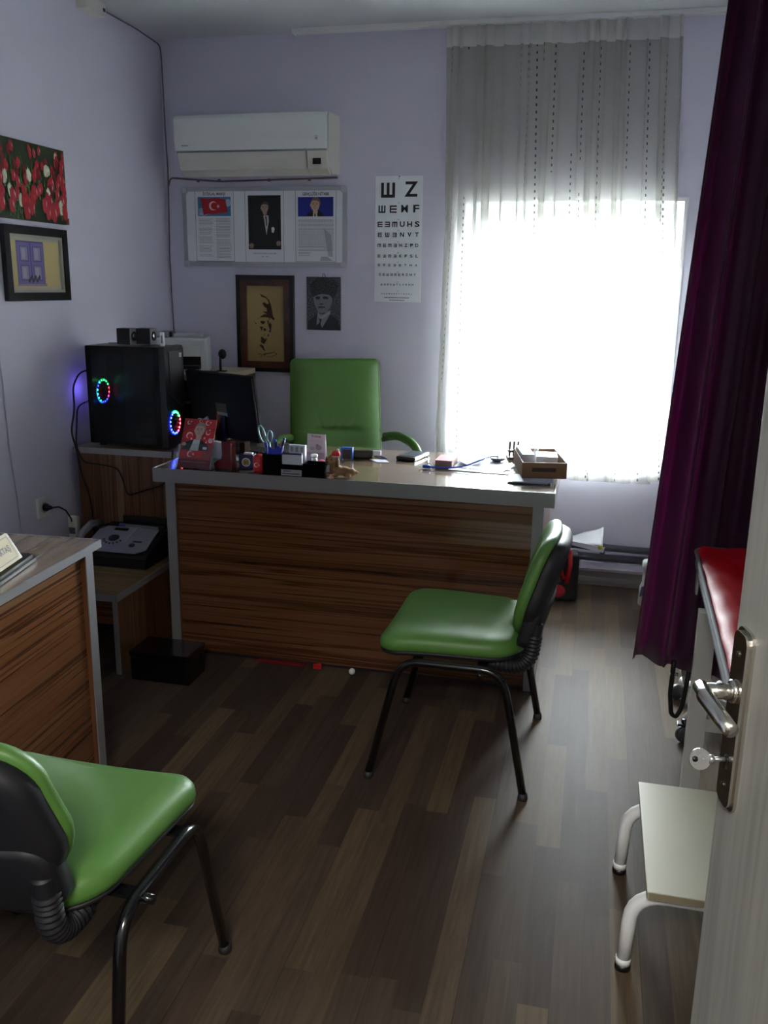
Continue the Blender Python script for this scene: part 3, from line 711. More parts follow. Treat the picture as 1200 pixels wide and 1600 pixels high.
def bust(a, cx, cz, s, suit='#16161c', skin='#b08e78', hair='#5d4c40', look=1, shirt='#c9c6c2', tie='#22222a', body=True):
    """a plain head-and-shoulders figure, s = head height"""
    if body:
        a.poly([(cx-1.15*s, cz-1.7*s), (cx-1.1*s, cz-0.98*s), (cx-0.78*s, cz-0.72*s), (cx-0.22*s, cz-0.50*s), (cx+0.26*s, cz-0.50*s), (cx+0.80*s, cz-0.74*s), (cx+1.1*s, cz-1.0*s), (cx+1.2*s, cz-1.7*s)], suit)
        a.poly([(cx-0.20*s, cz-0.45*s), (cx+0.22*s, cz-0.45*s), (cx+0.16*s, cz-1.0*s), (cx+0.02*s, cz-1.5*s), (cx-0.10*s, cz-1.0*s)], shirt)
        a.poly([(cx-0.05*s, cz-0.62*s), (cx+0.07*s, cz-0.62*s), (cx+0.06*s, cz-1.4*s), (cx+0.01*s, cz-1.48*s)], tie)
    a.poly([(cx-0.17*s, cz-0.2*s), (cx+0.2*s, cz-0.2*s), (cx+0.2*s, cz-0.58*s), (cx, cz-0.64*s), (cx-0.17*s, cz-0.55*s)], skin)
    a.ell(cx+0.05*s, cz+0.14*s, 0.38*s, 0.40*s, hair)
    a.ell(cx+0.34*s*look*-1+0.02*s, cz-0.02*s, 0.07*s, 0.12*s, skin)
    a.ell(cx, cz, 0.335*s, 0.46*s, skin)
    a.poly([(cx-0.33*s, cz+0.22*s), (cx-0.2*s, cz+0.42*s), (cx+0.1*s, cz+0.53*s), (cx+0.36*s, cz+0.40*s), (cx+0.40*s, cz+0.02*s), (cx+0.30*s, cz+0.20*s), (cx+0.1*s, cz+0.31*s), (cx-0.15*s, cz+0.30*s)], hair)
    dk = '#4a3830'
    for q in (-0.14, 0.12):
        a.ell(cx+q*s, cz+0.04*s, 0.06*s, 0.028*s, dk, n=10); a.poly([(cx+(q-0.09)*s, cz+0.11*s), (cx+(q+0.08)*s, cz+0.12*s), (cx+(q+0.08)*s, cz+0.145*s), (cx+(q-0.08)*s, cz+0.14*s)], dk)
    a.poly([(cx-0.03*s, cz+0.02*s), (cx-0.07*s, cz-0.13*s), (cx+0.03*s, cz-0.13*s)], '#8e6c5a')
    a.rect(cx-0.11*s, cx+0.08*s, cz-0.245*s, cz-0.22*s, '#7c4d44')
def sheet(name, label, x, z, w_, h_, draw):
    t = thing(name, label, 'poster', (x, PY, z), 0, 'printed sheets on the whiteboard')
    MB(M('#e0e3e8', 0.5, name='poster_paper')).box(0, w_, -0.0012, 0, 0, h_).build('sheet', t)
    a = Art(); a.frame(0.002, w_-0.002, 0.002, h_-0.002, 0.0018, '#3d434c'); draw(a, w_, h_); o = a.build('print', t); o.location = (0, -0.0014, 0)
def scribble(a, x0, x1, z, h, c, w_):      # handwriting too small to read
    n = int((x1-x0)/0.0028); P = [(x0+(x1-x0)*i/n, z+h*(0.5 if i % 2 else -0.5)*(0.55+0.45*math.sin(i*1.7))) for i in range(n+1)]
    for i in range(n):
        (xa, za), (xb, zb) = P[i], P[i+1]; a.poly([(xa, za-w_/2), (xb, zb-w_/2), (xb, zb+w_/2), (xa, za+w_/2)], c, lay=40)
def lines(a, x0, x1, z0, z1, n, c='#7a808a', para=None, jitter=0.2):
    for i in range(n):
        if para and i % para == para-1: continue
        z = z1-(z1-z0)*i/(n-1); e_ = x1-(x1-x0)*random.uniform(0, jitter)
        # broken into words
        x = x0
        while x < e_-0.002:
            l = random.uniform(0.004, 0.013); l = min(l, e_-x); a.rect(x, x+l, z-0.0011, z+0.0011, c, lay=3); x += l+0.0018
def d1(a, w_, h_):
    a.text('İSTİKLAL MARŞI', w_/2, h_-0.024, 0.020, '#565468', width=0.128, bold=0.0006)
    x0, x1, z0, z1 = 0.018, w_-0.018, h_-0.135, h_-0.038
    a.rect(x0, x1, z0, z1, '#3f7fb5'); a.ell(x0+0.02, z0+0.03, 0.018, 0.012, '#86add0'); a.ell(x1-0.015, z1-0.03, 0.015, 0.02, '#a6c3dc'); a.ell(x0+0.03, z0+0.012, 0.026, 0.009, '#9bbcd8')
    a.rect(x0+0.004, x0+0.0065, z0, z1, '#7c8fa5')
    a.poly([(x0+0.018, z1-0.004), (x0+0.06, z1-0.010), (x0+0.10, z1-0.004), (x1-0.030, z1-0.012), (x1-0.018, z0+0.02), (x1-0.05, z0+0.016), (x0+0.09, z0+0.010), (x0+0.055, z0+0.012), (x0+0.032, z0+0.004)], '#b01722')
    crescent(a, x0+0.088, z0+0.052, 0.023, '#e6dfe2', rot=-0.1)
    lines(a, 0.022, w_/2-0.008, 0.030, h_-0.150, 26, para=6); lines(a, w_/2+0.008, w_-0.018, 0.022, h_-0.148, 27, '#656b75', para=14, jitter=0.1)
def d2(a, w_, h_):
    a.text('MUSTAFA KEMAL ATATÜRK', w_/2, 0.047, 0.011, '#444852', width=0.132); a.text('1881 - 1938', w_/2, 0.031, 0.008, '#5a606a')
    x0, x1, z0, z1 = 0.020, w_-0.018, 0.068, h_-0.026
    a.rect(x0, x1, z0, z1, '#08080a'); cx = (x0+x1)/2+0.004
    a.poly([(x0+0.012, z0+0.02), (x0+0.03, z1-0.12), (x0+0.075, z1-0.098), (x1-0.06, z1-0.098), (x1-0.02, z1-0.13), (x1-0.008, z0+0.03), (x1-0.03, z0+0.012), (x0+0.03, z0+0.012)], '#121216')
    a.poly([(cx-0.010, z1-0.100), (cx+0.018, z1-0.100), (cx+0.020, z1-0.13), (cx+0.006, z1-0.20), (cx-0.002, z1-0.15)], '#b9b6b2')
    a.poly([(cx, z1-0.105), (cx+0.008, z1-0.105), (cx+0.010, z1-0.15), (cx+0.005, z1-0.155)], '#2b2b30')
    bust(a, cx-0.002, z1-0.062, 0.058, body=False, skin='#a48c7b', hair='#4c4038')
    a.poly([(cx+0.034, z1-0.162), (cx+0.046, z1-0.158), (cx+0.052, z1-0.166), (cx+0.046, z1-0.188), (cx+0.036, z1-0.185)], '#d9d6d2')
    a.ell(x0+0.016, z0+0.020, 0.014, 0.012, '#97806f'); a.ell(x1-0.014, z0+0.032, 0.013, 0.012, '#97806f')
    for q in range(4): a.rect(x0+0.008+q*0.005, x0+0.011+q*0.005, z0+0.004, z0+0.018, '#97806f'); a.rect(x1-0.024+q*0.005, x1-0.021+q*0.005, z0+0.018, z0+0.028, '#97806f')
def d3(a, w_, h_):
    a.text('GENÇLİĞE HİTABE', w_/2, h_-0.026, 0.020, '#3e4454', width=0.144, bold=0.0006)
    x0, x1, z0, z1 = 0.016, w_-0.018, h_-0.136, h_-0.040
    a.rect(x0, x1, z0, z1, '#12208a')
    a.poly([(x0+0.045, z0), (x0+0.055, z0+0.018), (x0+0.08, z0+0.030), (x0+0.115, z0+0.030), (x0+0.135, z0+0.016), (x0+0.14, z0)], '#141620')
    a.poly([(x0+0.082, z0), (x0+0.084, z0+0.022), (x0+0.104, z0+0.022), (x0+0.106, z0)], '#c9c4c0'); a.rect(x0+0.090, x0+0.097, z0, z0+0.018, '#352a2c')
    bust(a, x0+0.094, z0+0.058, 0.070, body=False, skin='#c5a08a', hair='#7a6552')
    lines(a, 0.018, w_-0.014, 0.060, h_-0.150, 26, '#7d828c', jitter=0.03); lines(a, 0.018, 0.09, 0.035, 0.05, 3, '#7d828c')
    a.poly([(w_-0.09, 0.006), (w_-0.085, 0.03), (w_-0.05, 0.03), (w_-0.02, 0.008)], '#aeb3bb', lay=2); a.poly([(w_-0.07, 0.17), (w_-0.03, 0.14), (w_-0.02, 0.03), (w_-0.045, 0.03)], '#b4b9c1', lay=2)
sheet('anthem_poster', 'printed sheet with a red flag photo on the whiteboard, leftmost of three', -2.139, 1.630, 0.224, 0.370, d1)
sheet('portrait_poster', 'dark full-length portrait of a suited man, middle sheet on the whiteboard', -1.856, 1.628, 0.220, 0.366, d2)
sheet('speech_poster', 'printed sheet with a blue portrait photo on the whiteboard, rightmost of three', -1.576, 1.632, 0.226, 0.366, d3)

# ------------------------------------------------------------------ brown framed engraving
t = thing('framed_picture', 'brown wooden frame with a burnt engraving of a face on tan board', 'picture', (-1.913, D, 1.052), 0)
FW, FH = 0.325, 0.512
BRN = wood('burl_brown_frame', (9, 9, 9), [(0.3, '#2a120a'), (0.5, '#4a2212'), (0.62, '#5e2f1a'), (0.75, '#33170d')], rough=0.3, coat=0.4)
f = MB(M('#120b0a', 0.3)); ring(f, 0, FW, 0, FH, 0.022, -0.028, 0); f.build('outer_frame', t)
f = MB(BRN); ring(f, 0.020, FW-0.020, 0.020, FH-0.020, 0.036, -0.024, -0.002); f.build('inner_frame', t)
a = Art(); TAN = M('#a48a58', 0.55, bump=0.1, bscale=60); x0, x1, z0, z1 = 0.055, FW-0.055, 0.055, FH-0.055
a.poly([(x0, z0), (x1, z0), (x1, z1), (x0, z1)], TAN)
# coordinates from the engraving: fractions of the tan field (px 0..690, 0..1360 in the close view)
gx = lambda p: x0+(x1-x0)*(p-60)/700.0
gz = lambda p: z1-(z1-z0)*(p-70)/1370.0
SH_ = '#3a1f0c'
for P in ([(300, 200), (330, 225), (420, 265), (480, 330), (515, 430), (535, 560), (545, 620), (580, 660), (555, 685), (520, 660), (490, 640), (480, 690), (465, 640), (400, 632), (290, 640), (340, 605), (385, 575), (440, 590), (350, 528), (430, 535), (430, 480), (380, 440), (350, 385), (380, 365), (450, 400), (470, 380), (450, 330), (410, 285), (340, 270)],
          [(240, 665), (310, 655), (250, 672)], [(190, 710), (215, 735), (250, 755), (215, 755)], [(300, 710), (350, 700), (400, 715), (385, 745), (345, 765), (320, 740)],
          [(290, 805), (360, 808), (350, 830), (325, 890), (310, 840)], [(360, 850), (380, 825), (412, 850), (412, 882), (365, 880)],
          [(435, 690), (460, 690), (475, 760), (490, 720), (515, 770), (505, 860), (500, 910), (465, 895), (480, 850), (455, 780)], [(435, 980), (440, 950), (470, 935), (460, 970), (445, 985)],
          [(370, 925), (388, 960), (375, 965)], [(310, 1000), (340, 990), (360, 1010), (390, 1040), (415, 1000), (420, 1040), (395, 1090), (370, 1125), (310, 1090), (320, 1040)],
          [(275, 1140), (320, 1130), (360, 1160), (370, 1210), (395, 1245), (360, 1240), (320, 1190)]):
    a.poly([(gx(p), gz(q)) for p, q in P], SH_)
def stroke(a, pts, w_, c):
    for i in range(len(pts)-1):
        (xa, za), (xb, zb) = pts[i], pts[i+1]; dx, dz = xb-xa, zb-za; L = math.hypot(dx, dz) or 1; nx, nz = -dz/L*w_/2, dx/L*w_/2
        a.poly([(xa+nx, za+nz), (xb+nx, zb+nz), (xb-nx, zb-nz), (xa-nx, za-nz)], c, lay=4)
stroke(a, [(gx(p), gz(q)) for p, q in [(245, 1330), (270, 1305), (300, 1300), (325, 1325), (320, 1355), (290, 1360)]], 0.0025, SH_)
stroke(a, [(gx(p), gz(q)) for p, q in [(345, 1330), (370, 1300), (395, 1290), (390, 1320), (370, 1335), (355, 1325), (410, 1300), (415, 1285), (425, 1305), (445, 1280), (455, 1300), (475, 1275), (490, 1295), (510, 1270), (520, 1285), (570, 1245)]], 0.0030, SH_)
stroke(a, [(gx(p), gz(q)) for p, q in [(420, 1355), (520, 1345), (600, 1310), (605, 1290), (560, 1280)]], 0.0025, SH_)
o = a.build('engraved_panel', t); o.location = (0, -0.010, 0)

# grey portrait plaque
t = thing('portrait_plaque', 'small grey speckled portrait of a man in a fur hat on the back wall', 'picture', (-1.519, D-0.003, 1.283), 0)
w_, h_ = 0.188, 0.276
GR = bpy.data.materials.new('speckled_granite_print'); GR.use_nodes = True; nt = GR.node_tree; pb = nt.nodes['Principled BSDF']
nz = nt.nodes.new('ShaderNodeTexNoise'); nz.inputs['Scale'].default_value = 170; nz.inputs['Detail'].default_value = 2; tcn = nt.nodes.new('ShaderNodeTexCoord'); nt.links.new(tcn.outputs['Object'], nz.inputs['Vector'])
rp = nt.nodes.new('ShaderNodeValToRGB'); rp.color_ramp.elements[0].position = 0.42; rp.color_ramp.elements[0].color = lin('#24232b'); rp.color_ramp.elements[1].position = 0.68; rp.color_ramp.elements[1].color = lin('#73727a')
nt.links.new(nz.outputs['Fac'], rp.inputs[0]); nt.links.new(rp.outputs[0], pb.inputs['Base Color']); pb.inputs['Roughness'].default_value = 0.35
GH = GR.copy(); [n for n in GH.node_tree.nodes if n.type == 'VALTORGB'][0].color_ramp.elements[0].color = lin('#0b0b0e'); [n for n in GH.node_tree.nodes if n.type == 'VALTORGB'][0].color_ramp.elements[1].color = lin('#4b4b50')
MB(GR).box(0, w_, -0.006, 0, 0, h_).build('slab', t)
a = Art(); qx = lambda p: (p-70)/850*w_; qz = lambda p: h_-(p-165)/1365*h_
def PP(P, c): a.poly([(qx(p), qz(q)) for p, q in P], c)
PP([(90, 1525), (110, 1300), (330, 1120), (660, 1110), (860, 1260), (915, 1525)], '#2d2d33')
PP([(320, 1410), (330, 1260), (345, 1080), (670, 1020), (670, 1100), (590, 1250), (460, 1470), (400, 1330)], '#86888c')
PP([(385, 1230), (450, 1240), (430, 1330), (400, 1520), (340, 1520), (400, 1330)], '#2a2a30')
PP([(345, 1090), (430, 1190), (655, 1035), (670, 1100), (470, 1235), (400, 1230)], '#a2a4a6')
PP([(250, 690), (260, 840), (310, 960), (350, 1060), (430, 1110), (560, 1070), (660, 950), (710, 800), (715, 660), (600, 600), (330, 610)], '#7d7f82')
PP([(150, 400), (210, 300), (340, 200), (560, 180), (760, 230), (870, 380), (830, 560), (740, 720), (640, 620), (460, 590), (320, 640), (230, 680), (190, 560)], GH)
PP([(290, 690), (330, 660), (410, 665), (405, 735), (320, 745)], '#303036'); PP([(470, 680), (520, 655), (620, 680), (620, 725), (500, 730)], '#303036')
PP([(385, 845), (500, 840), (470, 875), (410, 880)], '#38383c'); PP([(355, 930), (440, 915), (540, 930), (535, 960), (440, 945), (375, 965)], '#222226'); PP([(410, 960), (480, 960), (450, 985)], '#3a3a40')
PP([(370, 1070), (450, 1100), (570, 1065), (480, 1125), (400, 1110)], '#3c3c40')
o = a.build('portrait_print', t); o.location = (0, -0.0062, 0)
MB(M('#26262c', 0.4)).tube([(qx(465), -0.003, h_-0.002), (qx(480), -0.002, h_+0.016), (qx(520), -0.002, h_+0.016), (qx(535), -0.003, h_-0.002)], 0.0016, 6, bend=0.006).build('hanger', t)

# ------------------------------------------------------------------ eye chart
t = thing('eye_chart', 'tall white optician letter chart on the wall left of the curtain', 'eye chart', (-1.148, D-0.0015, 1.437), 0)
w_, h_ = 0.244, 0.621
MB(M('#e9eff4', 0.5, name='chart_card')).box(0, w_, -0.0015, 0.0015, 0, h_).build('card', t)
a = Art(); K = h_/1370.0
ex_ = lambda p: (p-125)*w_/505.0; ez = lambda q: h_-(q-105)*K
EB = ['#####', '#....', '#####', '#....', '#####']
EM = ['#####', '#....', '####.', '#....', '#####']
def row(z, hh, letters, x0, x1, thin=True):
    n = len(letters)
    for i, ch in enumerate(letters):
        cx = ex_(x0+(x1-x0)*i/(n-1)); cz = ez(z); s = hh*K
        if ch in 'E<^v': a.bits(EB, cx, cz, s, '#1a1c24', {'E': 0, '<': 2, '^': 1, 'v': 3}[ch])
        else: a.text(ch, cx, cz, s*1.38, '#1a1c24', width=s*(0.95 if ch not in 'LFTP' else 0.85), bold=s*0.035)
row(255, 160, '^Z', 260, 508); row(458, 80, '^EMF', 197, 563); row(622, 58, 'E<vUHS', 178, 580); row(735, 48, 'E^<NVT', 178, 580)
row(850, 36, 'vEv<HZPD', 172, 582); row(967, 32, 'E^v<KFSL', 172, 582); row(1067, 26, '<vE<ETHA', 170, 580); row(1172, 28, 'DE^<vERDHY', 185, 567)
row(1282, 20, '^<vD^TLVRNH', 205, 545); row(1385, 14, 'HUEMARDVTENKL', 210, 538)
for z, s in ((135, '0.1'), (390, '0.2'), (570, '0.3'), (687, '0.4'), (812, '0.5'), (930, '0.6'), (1035, '0.7'), (1143, '0.8'), (1255, '0.9'), (1352, '1.0')): a.text(s, ex_(380), ez(z), 0.009, '#5d626c')
lines(a, ex_(235), ex_(510), ez(1429), ez(1425), 2, '#5d626c', jitter=0.02); lines(a, ex_(290), ex_(462), ez(1457), ez(1453), 2, '#5d626c', jitter=0.02)
o = a.build('printed_letters', t); o.location = (0, -0.0017, 0)
MB(BLACK).lathe([(0.003, 0), (0.003, 0.003)], X=T(ex_(380), -0.0015, h_-0.003, rx=PI/2)).build('pin', t)

# ------------------------------------------------------------------ left wall pictures
t = thing('tulip_canvas', 'canvas photo print of red and white tulips on the left wall', 'picture', (XL+0.001, 3.00, 1.757), PI/2)
w_, h_ = 0.702, 0.304
MB(M('#6e1018', 0.6)).box(0, w_, -0.020, 0, 0, h_).build('canvas', t)
a = Art(); a.step = 0.000008; a.rect(0, w_, 0, h_, '#263a1c')
rnd = random.Random(5)
for i in range(420):   # stems and leaves
    x = rnd.uniform(0, w_); z = rnd.uniform(0, h_*0.62); l = rnd.uniform(0.03, 0.09); b_ = rnd.uniform(-0.012, 0.012); th = rnd.uniform(0.003, 0.008)
    z2 = min(z+l, h_-0.001)
    xa = min(max(x, 0.004), w_-0.012); xb = min(max(x+b_, 0.004), w_-0.004)
    a.poly([(xa, z), (xa+th, z), (xb, z2)], rnd.choice(['#3c6a30', '#5a8440', '#2b5023', '#7a9a5c', '#487840', '#24401c']))
def tulip(x, z, s, kind):
    x = min(max(x, s*0.7), w_-s*0.7); z = min(max(z, s*0.9), h_-s*0.95)
    tl = rnd.uniform(-0.25, 0.25); c1, c2, c3 = {'r': ('#b00d1c', '#8c0a16', '#cf3040'), 'w': ('#c9d2b8', '#9fae8c', '#dfe4d4'), 'p': ('#b51a2c', '#93202e', '#c98f94'), 'd': ('#7c0a14', '#5c0810', '#a01622')}[kind]
    def R(p, q): return (x+p*s*math.cos(tl)-q*s*math.sin(tl), z+p*s*math.sin(tl)+q*s*math.cos(tl))
    a.poly([R(-0.05, -0.88), R(0.36, -0.68), R(0.50, -0.15), R(0.40, 0.40), R(0.22, 0.86), R(0.10, 0.62), R(-0.08, 0.90), R(-0.22, 0.60), R(-0.38, 0.72), R(-0.50, 0.1), R(-0.46, -0.45), R(-0.3, -0.75)], c2)
    a.poly([R(-0.05, -0.82), R(0.25, -0.5), R(0.30, 0.1), R(0.05, 0.86), R(-0.30, 0.5), R(-0.42, 0.0), R(-0.30, -0.6)], c1)
    a.poly([R(0.28, 0.55), R(0.45, 0.1), R(0.36, -0.35), R(0.22, 0.1)], c3)
rows = []
for i in range(210):
    f_ = rnd.random()**0.8; z = h_*(0.97-0.92*f_); s = 0.020+0.019*f_
    if f_ > 0.5 and rnd.random() < 0.50: continue
    rows.append((f_, rnd.uniform(0, w_), z, s))
for f_, x, z, s in sorted(rows):
    tulip(x, z, s*rnd.uniform(0.85, 1.15), rnd.choices('rdpw', (5, 3 if f_ < 0.45 else 0.6, 3.2, 1.2 if f_ > 0.3 else 0.3))[0])
a.poly([(w_-0.018, 0.0005), (w_-0.0005, 0.0005), (w_-0.0005, 0.028), (w_-0.010, 0.026)], '#a80e1c')
o = a.build('printed_front', t); o.location = (0, -0.0205, 0)

t = thing('framed_picture', 'black framed photo of a lilac window on a cream wall, hung on the left wall', 'picture', (XL+0.001, 3.243, 1.436), PI/2)
w_, h_ = 0.442, 0.298
f = MB(M('#121114', 0.25)); ring(f, 0, w_, 0, h_, 0.034, -0.022, 0); f.build('frame', t)
f = MB(M('#a9a69a', 0.4, 0.2)); ring(f, 0.034, w_-0.034, 0.034, h_-0.034, 0.012, -0.016, -0.002); f.build('inner_border', t)
a = Art(); a.rect(0.046, w_-0.046, 0.046, h_-0.046, '#b2af9e'); x0, x1, z0, z1 = 0.062, w_-0.056, 0.058, h_-0.056
a.rect(x0, x1, z0, z1, '#c2b078'); L0, L1, N0, N1 = x0+0.030, x0+0.220, z0+0.008, z1-0.002
a.rect(L0, L1, N0, N1, '#4f4384'); a.rect(L0+0.004, L1-0.004, N0+0.004, N1-0.006, '#6f63a4'); mx_ = (L0+L1)/2
for xa, xb in ((L0+0.022, mx_-0.014), (mx_+0.014, L1-0.020)):
    for za, zb in ((N0+0.016, N0+0.078), (N0+0.092, N1-0.020)):
        a.rect(xa, xb, za, zb, '#564c80'); a.rect(xa+0.006, xb-0.006, za+0.005, zb-0.004, '#8b87a4'); a.rect(xa+0.014, xb-0.022, za+0.010, zb-0.010, '#a09cb4')
a.rect(mx_-0.003, mx_+0.003, N0+0.004, N1-0.006, '#4a4080'); a.rect(L0-0.006, L1+0.010, N0-0.006, N0+0.003, '#8e7f8c')
for q in range(9): a.ell(L0+0.075+q*0.009, N0+0.016+(q % 3)*0.007, 0.007, 0.009, ['#2c1f3c', '#4b3560', '#2b2a28'][q % 3], n=8)
o = a.build('photo_print', t); o.location = (0, -0.004, 0)

# wall socket + plug + cord
t = thing('wall_socket', 'white earthed wall socket low on the left wall', 'socket', (XL, 3.374, 0.557), PI/2)
MB(WHITE).box(-0.042, 0.042, -0.012, 0, -0.045, 0.045, bev=0.004).build('cover_plate', t)
MB(M('#c9c9c6', 0.4)).lathe([(0.026, 0), (0.026, 0.003), (0.022, 0.003), (0.021, 0.0008)], X=T(0, -0.012, 0, rx=PI/2)).build('socket_well', t)
t = thing('power_plug', 'black power plug with its cord in the white wall socket', 'plug', (XL+0.016, 3.374, 0.557), PI/2)
MB(BLACK).lathe([(0.018, 0), (0.018, 0.012), (0.010, 0.024), (0.007, 0.035)], X=T(0, 0.0, 0, rx=PI/2)).build('plug_body', t)
MB(BLACK).tube([(0, -0.034, 0), (0.03, -0.05, -0.002), (0.08, -0.05, -0.03), (0.125, -0.045, -0.08), (0.15, -0.04, -0.15), (0.15, -0.04, -0.217)], 0.0035, 8).build('cord', t)

# ------------------------------------------------------------------ telephone/fax, handset, black cords
t = thing('fax_machine', 'silver and black fax telephone on the low side unit', 'fax machine', (-2.105, 3.300, 0.3352), math.radians(0))
FBk = M('#0e0f13', 0.4); FS = M('#8f929c', 0.35, 0.25, name='silver_plastic')
fx_w, fx_d = 0.315, 0.29
MB(FBk).prism([(0, 0), (0, 0.045), (0.02, 0.058), (0.20, 0.118), (0.26, 0.118), (fx_d, 0.085), (fx_d, 0)], 0, fx_w, 'x').build('housing', t)
sl = math.atan2(0.060, 0.18)
pm_ = MB(FS); PX = T(0.012, 0.014, 0.0615, rx=sl)
pm_.prism([(0.0, 0.0), (0.245, 0.0), (0.285, 0.03), (0.275, 0.185), (0.19, 0.196), (0.03, 0.190), (0.0, 0.16)], 0, 0.004, 'z', X=PX); pn = pm_.build('control_panel', t)
MB(M('#b4b7bf', 0.3, 0.3)).box(0.165, 0.168, 0.07, 0.19, 0.004, 0.0055, X=PX @ T(0, 0, 0, rz=math.radians(0))).build('ridge', pn)
MB(M('#16181e', 0.2)).box(0.07, 0.135, 0.160, 0.178, 0.004, 0.0058, X=PX).build('display', pn)
bt = MB(M('#23252e', 0.4)); bt.lathe([(0.024, 0), (0.024, 0.0025), (0.012, 0.003)], X=PX @ T(0.10, 0.100, 0.004))
for i in range(7):
    an = math.radians(200+i*23); bt.box(-0.003, 0.003, -0.005, 0.005, 0, 0.0025, X=PX @ T(0.10+0.042*math.cos(an), 0.098+0.040*math.sin(an), 0.004, rz=an+PI/2))
bt.lathe([(0.013, 0), (0.013, 0.003), (0.010, 0.004)], X=PX @ T(0.208, 0.055, 0.004)); bt.box(0.20, 0.24, 0.08, 0.088, 0.004, 0.006, X=PX); bt.build('buttons', pn)
MB(FBk).box(0.035, 0.30, 0.215, 0.235, 0.10, 0.136, bev=0.004).box(0.075, 0.315, 0.26, 0.272, 0.08, 0.158).build('paper_tray', t)
MB(M('#777a84', 0.4)).prism([(0.085, 0.120), (0.275, 0.112), (0.270, 0.130), (0.085, 0.135)], 0.209, 0.2148, 'y').build('grey_strip', t)
MB(M('#3b45a0', 0.4)).box(0.085, 0.115, 0.206, 0.2088, 0.121, 0.133).build('blue_label', t)
MB(FS).tube([(-0.028, 0.02, 0.062), (-0.030, 0.08, 0.112), (-0.028, 0.16, 0.135), (-0.022, 0.22, 0.125)], 0.02, 12, rads=[0.021, 0.017, 0.017, 0.022]).box(-0.05, 0.0, 0.01, 0.24, 0.0, 0.06).build('handset', t)
t = thing('cordless_handset', 'pale grey cordless handset upright behind the near desk by the wall', 'telephone', (-2.255, 3.520, 0.3352))
MB(OFFWHITE).box(-0.024, 0.024, -0.018, 0.018, 0.015, 0.150, bev=0.014, seg=3).build('body', t); MB(M('#4b5468', 0.3)).box(-0.015, 0.015, -0.0192, -0.0175, 0.070, 0.100).build('display', t)
MB(BLACKM).box(-0.034, 0.034, -0.030, 0.030, 0.0, 0.022, bev=0.005).build('cradle', t)

t = thing('power_cable', 'black cords hanging beside the computer and over the wooden cabinet', 'cable')
cY = 3.593
MB(BLACK).tube([(-2.232, 3.72, 1.13), (-2.262, 3.66, 1.12), (-2.275, 3.62, 1.06), (-2.262, 3.60, 0.96), (-2.275, 3.58, 0.86), (-2.262, cY, 0.78), (-2.245, cY, 0.66), (-2.215, cY, 0.58), (-2.205, cY, 0.50), (-2.200, cY, 0.345)], 0.0042, 8, bend=0.03).build('long_cord', t)
MB(BLACK).tube([(-2.230, 3.72, 1.0), (-2.266, 3.63, 0.97), (-2.258, 3.585, 0.80), (-2.235, cY, 0.72), (-2.15, cY, 0.715), (-2.06, cY, 0.705), (-2.035, cY, 0.64), (-2.02, cY, 0.575), (-1.93, cY, 0.61), (-1.84, cY, 0.64), (-1.80, cY, 0.70), (-1.79, 3.598, 0.80)], 0.0038, 8, bend=0.03).build('looped_cord', t)

# black box on floor
t = thing('black_box', 'shiny black box on the floor at the left foot of the main desk', 'box', (-1.690, 2.955, 0))
MB(BLACKPAINT).box(0, 0.245, 0, 0.155, 0, 0.100, bev=0.006).build('box_body', t); MB(BLACKPAINT).box(-0.003, 0.248, -0.003, 0.158, 0.102, 0.122, bev=0.005).build('lid', t)

# ------------------------------------------------------------------ computer, speakers, router antenna
t = thing('computer_tower', 'black desktop computer tower with rainbow lit fans on the side cabinet', 'computer', (-2.225, 3.66, 0.789))
TW, TD, TH = 0.385, 0.185, 0.452
cs = MB(M('#0b0b0e', 0.3)); cs.box(0, TW-0.03, TD-0.02, TD, 0.012, TH); cs.box(0, TW-0.03, 0, TD-0.02, 0.012, 0.018); cs.box(0, TW-0.03, 0, TD-0.02, TH-0.006, TH)
cs.box(0, 0.004, 0, TD-0.02, 0.018, TH-0.006); cs.box(TW-0.04, TW-0.03, 0, TD-0.02, 0.018, TH-0.006); cs.box(0.004, 0.022, 0, 0.004, 0.018, TH-0.006); cs.box(TW-0.055, TW-0.04, 0, 0.004, 0.018, TH-0.006)
cs.build('case', t)
TINT = GLASS.copy(); TINT.name = 'tinted_glass'; [n for n in TINT.node_tree.nodes if n.type == 'BSDF_TRANSPARENT'][0].inputs[0].default_value = (0.45, 0.46, 0.48, 1)
MB(TINT).box(0.0, TW-0.030, -0.004, 0.0, 0.014, TH-0.002).build('side_window', t)
fr = MB(M('#15151a', 0.35)); fr.prism([(0, 0.006), (TD, 0.006), (TD, TH-0.012), (TD-0.012, TH+0.003), (0.0, TH+0.003)], TW-0.03, TW, 'x'); fro = fr.build('front_bezel', t)
MB(M('#24242a', 0.5)).prism([(0.035, TH-0.02), (TD-0.02, TH-0.02), (TD-0.02, 0.17), (0.035, 0.245)], TW, TW+0.004, 'x').build('front_panel', fro)
MB(M('#b8b8bc', 0.4)).box(TW+0.004, TW+0.0048, TD-0.052, TD-0.028, TH-0.050, TH-0.030).build('sticker', fro)
for x in (0.03, TW-0.06):
    for y in (0.02, TD-0.04): MB(BLACK).box(x, x+0.03, y, y+0.02, 0, 0.012).build('foot', t)
def led(col, s):
    key = ('led', col)
    if key in MATS: return MATS[key]
    m = bpy.data.materials.new('fan_light'); m.use_nodes = True; b = m.node_tree.nodes['Principled BSDF']; b.inputs['Base Color'].default_value = lin('#101010')
    b.inputs['Emission Color'].default_value = lin(col); b.inputs['Emission Strength'].default_value = s; MATS[key] = m; return m
